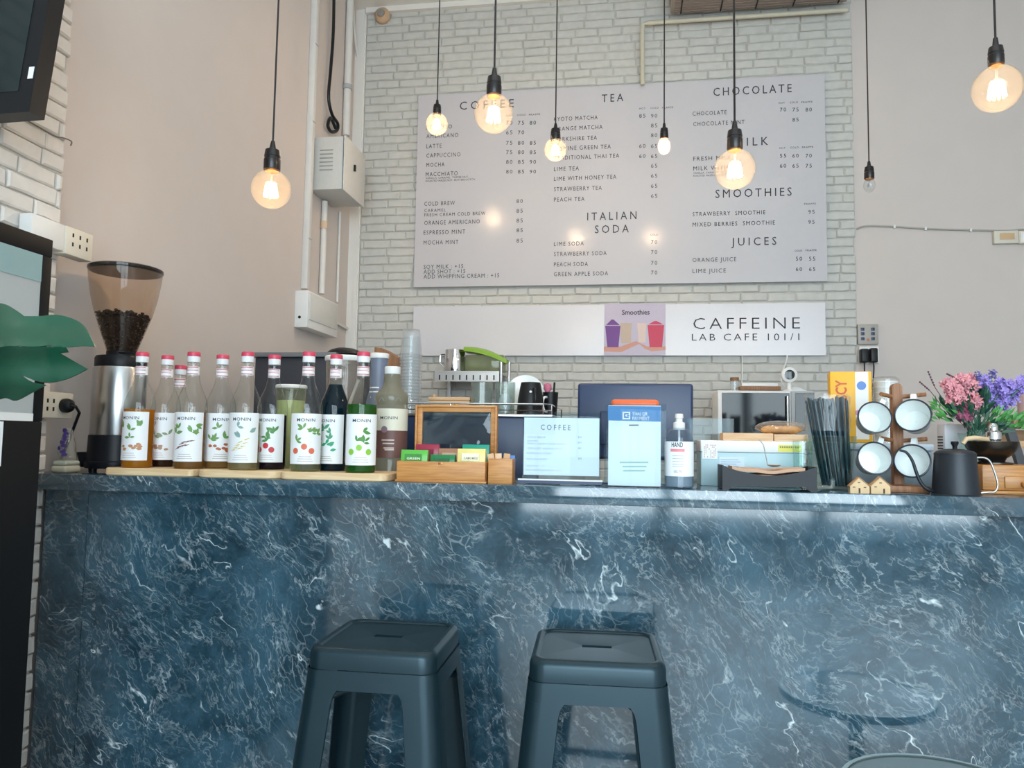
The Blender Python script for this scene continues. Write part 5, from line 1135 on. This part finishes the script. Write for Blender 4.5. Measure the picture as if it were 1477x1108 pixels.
# microwave on the rear counter with things on top; camera
Y_ = 4.06; a = PY(1035, 600, Y_); b = PY(1176, 600, Y_); zt_ = PY(1100, 563, Y_).z; w = (b.x-a.x)/2; zb_ = 1.13
o = thing('oven_stand', 'small grey stand carrying the microwave oven', 'stand', ((a.x+b.x)/2, Y_, .9005)); MB().span((-w, .01, .20), (w, .46, zb_-.9005-.0006), .002).build('stand_top', M_grey, o)
for x in (-w+.02, w-.02):
    for y in (.03, .44): MB().span((x-.015, y-.015, 0), (x+.015, y+.015, .1998)).build('leg', M_grey, o, False)
o = thing('microwave_oven', 'white microwave oven with dark glass door below the security camera', 'microwave', ((a.x+b.x)/2, Y_, zb_)); h = zt_-zb_
MB().span((-w, .02, 0), (w, .26, h), .006).build('case', M_white, o); dx = PY(1141, 600, Y_).x-o.location.x
dr = MB().span((-w+.002, 0, .004), (dx, .0195, h-.004), .003).build('door', M_white, o); MB().span((-w+.022, -.002, .02), (dx-.006, -.0003, h-.014), .001).build('door_glass', mat('dark_oven_glass', '#101c22', .05, spec=.35), dr, False)
MB().span((dx+.001, .0, .004), (w-.002, .0195, h-.004), .003).build('control_panel', M_grey, o); MB().span((PY(1147, 600, Y_).x-o.location.x, -.002, .02), (w-.004, -.0003, h-.014), .001).build('control_glass', mat('dark_oven_glass_2', '#14211f', .06, spec=.35), o, False)
MB().cyl((dx-.020, -.018, .03), (dx-.020, -.018, h-.03), .007).build('handle', M_steel, dr)
tz = zt_+.0006
o = thing('chopping_board', 'brown wooden board lying on top of the microwave oven', 'board', (PY(1093, 556, Y_+.1).x, Y_+.1, tz)); k = mpp(o.location); MB().span((-28*k, -.08, 0), (28*k, .2, 6*k), .004).build('board_body', M_walnut, o) ; MB().span((-25*k, -.06, 6*k+.0004), (25*k, .18, 11*k), .003).build('paper_pad', M_white, o)
o = thing('spice_jar', 'small clear jar with dark lid on the left of the microwave oven', 'jar', (PY(1058, 556, Y_+.1).x, Y_+.06, tz)); MB().lathe([(.0005, 0), (.022, 0), (.022, 14*k), (.0005, 14*k)], 24).build('jar_body', M_cup, o); MB().lathe([(.023, 14*k+.0003), (.023, 19*k), (.0005, 19*k)], 24).build('lid', M_walnut, o)
cp = PY(1138, 541, Y_+.12); o = thing('security_camera', 'small white home camera with round dark lens on the microwave oven', 'camera', (cp.x, Y_+.12, tz)); k = mpp(cp); zc = cp.z-tz
MB().lathe([(.0005, 0), (.035, 0), (.035, .006), (.012, .012), (.009, zc-11*k), (.0005, zc-11*k)], 24).build('foot', M_white, o)
q = MB(); q.M = Matrix.Translation((0, 0, zc)) @ Matrix.Rotation(PI/2, 4, 'X'); q.lathe([(.0005, -.022), (10*k, -.02), (11*k, -.012), (11*k, .014), (9.5*k, .018), (.0005, .018)], 32); q.build('camera_body', M_white, o)
q = MB(); q.M = Matrix.Translation((0, 0, zc)) @ Matrix.Rotation(PI/2, 4, 'X'); q.lathe([(7*k, .0185), (7*k, .021), (3*k, .0225), (.0005, .0225)], 28); q.build('lens', mat('dark_lens', '#14201f', .1), o)
tz_ = thing('white_cloth', 'folded white cloth lying on the right of the microwave oven', 'cloth', (PY(1146, 558, Y_+.2).x, Y_+.20, tz)); g = MB(); R_ = random.Random(2); g.grid([[(.075*s_*math.cos(a), .07*s_*math.sin(a), (.030*(1-s_**2)+.004*math.sin(a*5)*s_*(1-s_)+.001)*(1 if s_ < 1 else 0)) for a in [2*PI*i/28 for i in range(28)]] for s_ in (1, .97, .8, .55, .3, .05)], True, True, True); g.build('cloth_body', M_paper, tz_)
g = MB(); 
cb = thing('white_cable', 'white power cable running down from the shop sign to the camera', 'cable', (0, 4.55, tz)); P = [PY(x, y, 4.55) for x, y in ((1136, 512), (1133, 525), (1128, 538), (1127, 548), (1131, 558))]; g.tube(smooth([(q.x, 0, q.z-tz) for q in P]), .0035, 6); g.build('cable_run', M_white, cb)
g = MB(); cb = thing('white_cable', 'straight thin white cable hanging below the sign left of the security camera', 'cable', (0, 4.614, tz)); P = [PY(x, y, 4.614) for x, y in ((1070.5, 512), (1070.5, 535), (1070, 556))]; g.tube([(q.x, 0, q.z-tz) for q in P], .0035, 6); g.build('cable_run', M_white, cb)

# ------------------------------------------------------------------ left side: display cabinet, plant, television
FX = -1.38; fy1 = 1.628; ftop = 1.646; fw_ = FX-(WX+.004)
o = thing('display_cabinet', 'tall black cabinet with pale glazed door against the left brick wall', 'cabinet', (WX+.02, .62, 0)); cw_ = FX-WX-.02; cd_ = fy1-.62; gz0 = PX(60, 590, FX).z; gz1 = PX(74, 372, FX).z; th = .03
MB().span((0, 0, 0), (cw_, cd_, gz0-.03), .003).build('lower_body', M_cab, o); MB().span((0, 0, gz1), (cw_, cd_, ftop), .003).build('top_rail', M_cab, o)
MB().span((0, 0, gz0-.0299), (.02, cd_, gz1-.0001)).build('back_panel', M_white, o, False)
for y0, y1 in ((0, .03), (cd_-.03, cd_)): MB().span((.0201, y0, gz0-.0299), (cw_, y1, gz1-.0001), .002).build('post', M_cab, o)
MB().span((.0201, .03, gz0-.0299), (cw_, cd_-.03, gz0-.012)).build('inner_floor', M_white, o, False); 
MB().span((cw_-.006, .0301, gz0-.0119), (cw_-.002, cd_-.0301, gz1-.0002)).build('glass_door', glass('pale_door_glass', '#f4f8f8', 1.6, .75, '#f2f6f6'), o, False)
MB().span((cw_-.0019, .0301, gz1-.065), (cw_-.0008, cd_-.0301, gz1-.0003)).build('frosted_band', mat('teal_band', '#8aa6a8', .4), o, False)
a = PX(6, 608, FX+.004); g = MB().span((cw_+.0003, a.y-.62-.14, a.z-.10), (cw_+.003, a.y-.62, a.z), .0005).build('paper_notice', M_paper, o, False)

# monstera in a pot beside the cabinet; one leaf reaches into view
def leafshape(o, outline, mid, thick=.0016, holes=()):
    return
mp_ = thing('monstera_plant', 'large green split monstera leaf reaching in at the left edge', 'plant', (-1.10, .70, 0))
MB().lathe([(.0005, 0), (.11, 0), (.15, .30), (.155, .31), (.14, .31), (.135, .27), (.0005, .27)], 40, cap0=False, cap1=False).build('pot', mat('white_pot', '#d9d8d4', .4), mp_)
MB().lathe([(.0005, .275), (.134, .272)], 30, cap0=False).build('soil', mat('soil', '#33271f', .95, var=.4, scale=80), mp_)
M_leaf = mat('monstera_green', '#184c38', .34, var=.30, scale=9, bump=.3)
LY = 1.06
def L3(x, y, bow=0):
    d = LY+.10*max(0, (70-x)/140)*-1+bow; p = PY(x, y, d); return p
def blade(name, upper, lower, n=18):
    """leaf lobe between two outlines that run from base to tip; domed across, with thickness"""
    def samp(P, t):
        f = t*(len(P)-1); i = min(int(f), len(P)-2); q = f-i; return (P[i][0]+(P[i+1][0]-P[i][0])*q, P[i][1]+(P[i+1][1]-P[i][1])*q)
    up = [(v.x, v.y) for v in smooth([(x, y, 0) for x, y in upper], 6)]; lo = [(v.x, v.y) for v in smooth([(x, y, 0) for x, y in lower], 6)]
    m = 8; front = []; back = []
    for i in range(n+1):
        t = i/n; a = samp(up, t); b = samp(lo, t); r = []; rb = []
        for j in range(m+1):
            s_ = j/m; x = a[0]+(b[0]-a[0])*s_; y = a[1]+(b[1]-a[1])*s_; bow = .035*s_-.010*math.sin(PI*s_)
            p = L3(x, y, .045*abs(y-500)/60+.004*math.sin(x/16)+.004*math.sin(y/9)); r.append(p-Vector((-1.10, .70, 0))); rb.append(p-Vector((-1.10, .70, 0))+Vector((0, .0022, -.0003)))
        front.append(r); back.append(rb)
    g = MB(); g.grid(front); g.grid(back); g.grid([front[0], back[0]]); g.grid([front[-1], back[-1]]); g.grid([[r[0] for r in front], [r[0] for r in back]]); g.grid([[r[-1] for r in front], [r[-1] for r in back]])
    bmesh.ops.remove_doubles(g.bm, verts=g.bm.verts, dist=.0004)
    return g
lv = MB(); 
parts_ = [blade('l', [(-60, 470), (-20, 440), (4, 438), (22, 447), (38, 459)], [(-60, 505), (-20, 507), (4, 500), (22, 499), (38, 497)]),
          blade('l', [(30, 456), (58, 456), (82, 454), (108, 461), (124, 474), (137, 500)], [(30, 499), (52, 500), (74, 498), (96, 501), (116, 499), (137, 500)]),
          blade('l', [(-60, 504), (-20, 506), (8, 499), (40, 500), (66, 500), (90, 498), (98, 508)], [(-60, 530), (-20, 532), (4, 530), (30, 528), (58, 520), (84, 510), (98, 508)]),
          blade('l', [(20, 507), (52, 505), (80, 507), (108, 522), (126, 532)], [(14, 532), (42, 546), (68, 552), (98, 546), (126, 532)]),
          blade('l', [(-60, 528), (-20, 530), (8, 528), (24, 536), (44, 550), (66, 555)], [(-60, 585), (-20, 582), (6, 574), (22, 578), (46, 566), (66, 555)])]
for g in parts_: lv._merge(g.bm)
lv.build('leaf', M_leaf, mp_)
b = L3(-60, 505)-Vector((-1.10, .70, 0)); MB().tube(smooth([(0, 0, .27), (-.01, .02, .7), (b.x-.10, b.y-.06, b.z-.10), (b.x-.03, b.y-.01, b.z-.005), (b.x+.02, b.y+.003, b.z)]), .005, 8).build('stem', M_green, mp_)

TY = 1.62
c0 = PY(42, 161, TY); o = thing('television', 'black wall television at the top left corner, tilted down', 'television', (c0.x, TY, c0.z)); tl = PY(70, 0, TY); dx = tl.x-c0.x; dz = tl.z-c0.z; u = Vector((dx, 0, dz)).normalized(); v = Vector((-u.z, 0, u.x)); L_ = 1.0
v = Vector((-1, 0, PY(0, 158, TY).z*0-.02)).normalized(); H_ = .62
def para(o_, a, b, y0, y1, e=0):
    P = [u*a[0]+v*b[0], u*a[1]+v*b[0], u*a[1]+v*b[1], u*a[0]+v*b[1]]; return [p+Vector((0, y0, 0)) for p in P]+[p+Vector((0, y1, 0)) for p in P]
F6 = [(0, 1, 2, 3), (4, 5, 6, 7), (0, 1, 5, 4), (1, 2, 6, 5), (2, 3, 7, 6), (3, 0, 4, 7)]
TW = c0.x-(WX+.01)
MB().faces(para(o, (0, H_), (0, TW+.0), 0, .05), F6).build('bezel', M_black, o, False)
MB().faces(para(o, (.055, H_-.02), (.040, TW-.012), -.0015, -.0003), F6).build('screen', mat('dark_screen', '#16262a', .15), o, False)
MB().faces(para(o, (.085, .115), (.006, .020), -.0015, -.0003), F6).build('sticker', M_paper, o, False)
cb = thing('thin_cable', 'thin dark cable sagging along the left brick wall below the television', 'cable', (WX+.008, 1.9, 2.0)); P = smooth([PX(x, y, WX+.006)-Vector((WX+.008, 1.9, 2.0)) for x, y in ((-10, 148), (20, 163), (50, 180), (78, 196), (92, 199), (103, 204), (102, 210))]); MB().tube(P, .0022, 6).build('cable_run', mat('grey_cable', '#77736c', .6), cb)

# double socket box above the cabinet
a = PX(109, 365, WX); b_ = PX(44, 326, WX); y1 = 2.125; o = thing('socket_strip', 'cream socket box with switch on the left brick wall above the cabinet', 'socket', (WX+.002, 1.93, 1.755))
MB().span((0, .08, -.04), (.045, .195, .045), .003).build('housing', M_cream, o); MB().span((0, -.05, -.035), (.04, .0795, .045), .003).build('switch_cover', M_white, o)
g = MB()
for y in (.105, .135, .165):
    for z in (-.012, .016): g.span((.0448, y, z), (.0458, y+.006, z+.012))
g.build('socket_holes', M_black, o, False)
# snack bag and cloth at the left end
p = PY(83, 668, 2.085); o = thing('snack_bag', 'crumpled clear bag with purple print at the left end of the bar', 'bag', (p.x+.018, 2.10, CT)); R_ = random.Random(6); rows = []
for i in range(9):
    t = i/8; r = (.030*(1-t)+.012)*(1 if i else .8); rows.append([(r*math.cos(a)*(1+R_.uniform(-.15, .15)), .7*r*math.sin(a)*(1+R_.uniform(-.15, .15)), t*.135) for a in [2*PI*k/18 for k in range(18)]])
MB().grid(rows, True, True, True).build('bag_body', glass('clear_film_bag', '#f6f6f2', 1.6, .28, '#efece4'), o)
g = MB()
for i in range(9): disc(g, -PI/2+R_.uniform(-.4, .5), .055+i*.009, .034-.0022*i, .008, .006, 8, .3, R_)
g.build('purple_print', mat('purple_print', '#4b3a86', .5), o, False, recalc=False)
o = thing('folded_cloth', 'folded pale yellow cloth at the far left end of the bar', 'cloth', (WX+.04, 2.045, CT)); MB().span((-.03, 0, 0), (.02, .07, .022), .008, 3).build('cloth_body', mat('pale_cloth', '#c9c3ae', .9, var=.1, scale=40), o); MB().span((-.028, .004, .0222), (.018, .066, .036), .006, 3).build('upper_fold', mat('pale_cloth_2', '#b9bfb0', .9, var=.1, scale=40), o)

# ------------------------------------------------------------------ plaster wall: electric box, trunking, pipes, cables
def onw(x, y, out=0): return PX(x, y, PWX+out)
bx0 = onw(447, 240); k = mpp(bx0)
o = thing('electric_box', 'grey metal electric box with louvres on the left wall beside the pipes', 'electric box', (PWX, bx0.y, PX(447, 275, PWX).z)); H_ = PX(447, 197, PWX).z-PX(447, 275, PWX).z; yb = PX(470, 240, PWX+.10).y
D_ = PY(497, 240, bx0.y).x-PWX; Lb = PX(526, 250, PWX+D_).y-bx0.y
MB().span((.0, 0, 0), (D_-.012, Lb, H_), .003).build('case', mat('box_grey', '#c6c7c4', .45), o); dr = MB().span((D_-.006, -.006, -.006), (D_, Lb+.006, H_+.006), .002).build('door', mat('box_door', '#cfcfcb', .45), o); MB().span((D_-.0118, .006, .006), (D_-.0062, Lb-.006, H_-.006)).build('seal', M_black, o, False)
g = MB()
for i in range(6): g.span((D_*.28, -.003, H_*.36+i*H_*.075), (D_*.66, .002, H_*.36+i*H_*.075+.007), .001)
g.build('louvres', mat('louvre_grey', '#9a9b98', .5), o)
MB().span((D_+.0002, Lb*.42, H_*.50), (D_+.012, Lb*.47, H_*.62), .002).build('handle', M_black, dr)
def wallbox(name, label, cat, x, yt, yb_, xr, out, mt):
    a = onw(x, yb_); zt__ = onw(x, yt).z; y1_ = PX(xr, yb_, PWX+out).y; o = thing(name, label, cat, (PWX, a.y, a.z)); return o, zt__-a.z, y1_-a.y
o, H2, L2_ = wallbox('junction_box', 'white plastic junction box at the lower end of the wall trunking', 'junction box', 424, 418, 472, 487, .075, M_white)
MB().span((0, 0, 0), (.075, L2_, H2), .003).build('box_body', M_white, o); MB().span((.0752, .02, H2*.22), (.080, L2_-.02, H2*.95), .002).build('cover', mat('cover_white', '#d8d8d4', .4), o); q = MB(); q.M = Matrix.Translation((.030, -.0005, .055)) @ Matrix.Rotation(PI/2, 4, 'X'); q.lathe([(.008, 0), (.008, .002), (.0005, .002)], 16); q.build('knockout', M_black, o)
M_pvc = mat('white_pvc', '#d9d8d5', .4)
def trunk(name, label, x0, x1, yt, yb_, out, cat='conduit', mt=None, round_=False, X=None):
    a = onw((x0+x1)/2, yb_); zt__ = CH-.005 if yt is None else onw((x0+x1)/2, yt).z; w_ = (x1-x0)*mpp(a)/2; o = thing(name, label, cat, (PWX+.001, a.y, a.z)); 
    if round_: MB().cyl((w_, 0, 0), (w_, 0, zt__-a.z), w_*.95, seg=14).build('pipe', mt or M_pvc, o)
    else: MB().span((0, -w_*1.1, 0), (out, w_*1.1, zt__-a.z), .002).build('duct', mt or M_pvc, o)
    return o, zt__-a.z, w_
zz = onw(437, 418).z
o, h_, w_ = trunk('wall_trunking', 'white square cable trunking rising left of the electric box to the ceiling', 431, 440, None, 417, .035)
for z in (.28, .95, 1.4): MB().span((.0352, -w_*1.15, z), (.037, w_*1.15, z+.006)).build('joint', M_grey, o, False)
o, h_, w_ = trunk('conduit_pipe', 'white conduit pipe between the electric box and the junction box', 455, 464, 287, 424, .03, round_=True)
MB().cyl((w_, 0, h_*.70), (w_, 0, h_*.78), w_*1.2, seg=14).build('coupling', mat('peach_coupling', '#cfb79c', .5), o)
trunk('conduit_pipe', 'thin white conduit pipe dropping from the electric box right side', 482, 486, 302, 436, .02, round_=True)
o, h_, w_ = trunk('conduit_pipe', 'white conduit pipe entering the top of the electric box from the ceiling', 488, 499, None, 196, .04, round_=True)
MB().cyl((w_, 0, .30), (w_, 0, .33), w_*1.25, seg=14).build('clip', M_grey, o)
P = [onw(x, y, .03) for x, y in ((482, -60), (481, 40), (477, 100), (474, 140), (479, 165), (487, 178), (486, 188), (478, 190), (473, 181), (477, 170), (484, 185))]
o = thing('black_cable', 'thick black cable looping down into the electric box top', 'cable', P[-1]); MB().tube(smooth([p-P[-1] for p in P]), .010, 8).build('cable_run', M_black, o)
P = [onw(x, y, .02) for x, y in ((508, -40), (511, 40), (517, 90), (526, 140), (530, 170), (529, 195), (523, 212))]
o = thing('white_cable', 'slack white cable hanging from the ceiling beside the wall corner', 'cable', P[-1]); MB().tube(smooth([p-P[-1] for p in P]), .008, 8).build('cable_run', M_pvc, o)
a = onw(487, 474, .02); P = [PX(x, y, PWX+.012) for x, y in ((480, 463), (495, 471), (508, 478), (508, 500), (508, 530))]
o = thing('cable_duct', 'narrow white cable duct running from the junction box to the corner and down', 'conduit', P[-1]); MB().tube([p-P[-1] for p in P], .011, 4).build('duct', M_pvc, o)

# round speaker, air conditioner, drain pipe on the brick wall
p = PY(551.5, 22.5, 4.60); o = thing('wall_speaker', 'small round beige wall fitting with grey centre high in the corner', 'speaker', (p.x, 4.60, p.z)); k = mpp(p)
q = MB(); q.M = Matrix.Rotation(PI/2, 4, 'X'); q.lathe([(11*k, -.015), (11.5*k, .0), (11*k, .012), (7*k, .03)], 32); q.build('ring', mat('beige_ring', '#c9a888', .5), o); q = MB(); q.M = Matrix.Rotation(PI/2, 4, 'X'); q.lathe([(6*k, .0302), (5*k, .040), (2*k, .045)], 24); q.build('centre', mat('grey_centre', '#8f8b86', .5), o)
AY = 4.36; a = PY(961, 22, 4.58); b = PY(1226, 6, 4.58); o = thing('air_conditioner', 'grey brown slatted air conditioner at the top above the menu board', 'air conditioner', ((a.x+b.x)/2, AY, (a.z+b.z)/2)); w = (b.x-a.x)/2*.955
MB().span((-w, 0, 0), (w, .205, .30), .008).build('case', mat('taupe_plastic', '#a2968e', .5), o)
g = MB()
for i in range(10): g.span((-w+.03, -.004, .012+i*.027), (w-.03, .002, .028+i*.027), .001)
for i in range(7): g.span((-w+.02, .012+i*.027, -.004), (w-.02, .026+i*.027, .0006), .001)
g.build('slats', mat('taupe_slat', '#8d8078', .5), o)
g = MB()
for x in (-w*.88, -w*.42, -w*.02, w*.4, w*.9): g.span((x-.004, -.006, 0), (x+.004, -.0041, .28)).span((x-.004, .004, -.006), (x+.004, .20, -.0041))
g.build('slat_ties', M_black, o, False)
PZ_ = 4.575; pts = [PY(x, y, PZ_)+Vector((0, 0, -.012 if y < 33 else 0)) for x, y in ((927, 122), (926.5, 60), (927, 36), (935, 31.5), (960, 29.5), (1222, 10.5))]
o = thing('drain_pipe', 'cream drain pipe running under the air conditioner and down to the menu board', 'pipe', pts[0]); MB().tube([p_-pts[0] for p_ in (pts[0], pts[1], pts[2])]+[Vector((pts[3].x, PZ_, pts[5].z*.5+pts[4].z*.5))-pts[0], Vector((pts[5].x, PZ_, pts[5].z*.5+pts[4].z*.5))-pts[0]], .014, 10).build('pipe_run', mat('cream_pipe', '#c9c5b2', .5), o)

# right wall fittings
def wall_plate(name, label, x0, y0, x1, y1, mt, cat='socket'):
    a = PY(x0, y1, WY-.005); b = PY(x1, y0, WY-.005); o = thing(name, label, cat, ((a.x+b.x)/2, WY+.0118, (a.z+b.z)/2)); w = (b.x-a.x)/2; h = (b.z-a.z)/2; MB().span((-w, -.028, -h), (w, 0, h), .003).build('plate', mt, o); return o, w, h
o, w, h = wall_plate('switch_panel', 'grey switch panel on the wall edge above two black adapters', 1237, 468, 1266, 497, mat('warm_grey_plate', '#a9a59e', .45))
g = MB()
for x in (-.55, .45):
    for z in (-.45, .05, .5): g.box((x*w, -.029, z*h), (w*.36, .003, h*.30), .001)
g.build('sockets', M_navy, o); MB().box((-.02*w, -.029, -h*.55), (w*.24, .003, h*.2), .001).build('orange_switch', mat('orange_switch', '#d8703a', .5), o)
o, w, h = wall_plate('socket_plate', 'white wall socket plate holding two black power adapters', 1239, 500, 1267, 524, M_white)
for i, (x0, x1, y0, y1, lb) in enumerate(((1242, 1253, 503, 523, 'black power adapter, left one plugged into the white plate'), (1255.5, 1266, 502, 523, 'black power adapter, right one plugged into the white plate'))):
    a = PY(x0, y1, 4.57); b = PY(x1, y0, 4.57); q = thing('power_adapter', lb, 'adapter', ((a.x+b.x)/2, 4.6123, (a.z+b.z)/2), 0, 'black power adapters'); w = (b.x-a.x)/2; h = (b.z-a.z)/2
    MB().span((-w, -.05, -h), (w, 0, h), .008, 3).build('adapter_body', M_black, q); MB().tube(smooth([(0, -.03, -h), (0, -.03, -h-.06), (-.02 if i else .0, -.02, -h-.30)]), .004, 8).build('cable', M_black, q)
a = PY(1434, 351, WY); o, w, h = wall_plate('socket_strip', 'white socket plate with tan sockets at the right edge of the cream wall', 1433, 333, 1468, 352, M_cream)
MB().box((0.05*w, -.029, .1*h), (w*1.2, .002, h*1.0), .0008).build('socket_face', mat('tan_face', '#cfae86', .5), o)
o, w, h = wall_plate('socket_plate', 'blank cream plate beside the tan sockets, at the right frame edge', 1469, 333, 1490, 352, M_cream)
MB().box((0, -.0288, 0), (w*1.5, .0012, h*1.5), .0004).build('blank_face', M_white, o)
P = [PY(x, y, WY+.004) for x, y in ((1236, 330), (1250, 326), (1290, 327), (1335, 330), (1400, 332), (1450, 333), (1477, 331), (1520, 330))]
o = thing('grey_cable', 'thin grey cable stapled across the cream wall to the right socket', 'cable', P[0]); MB().tube(smooth([p_-P[0] for p_ in P]), .005, 6).build('cable_run', mat('cable_grey', '#a5a39c', .6), o)
g = MB()
for i in (2, 3, 4): g.box(P[i]-P[0], (.012, .014, .02), .002)
g.build('cable_clips', M_white, o)
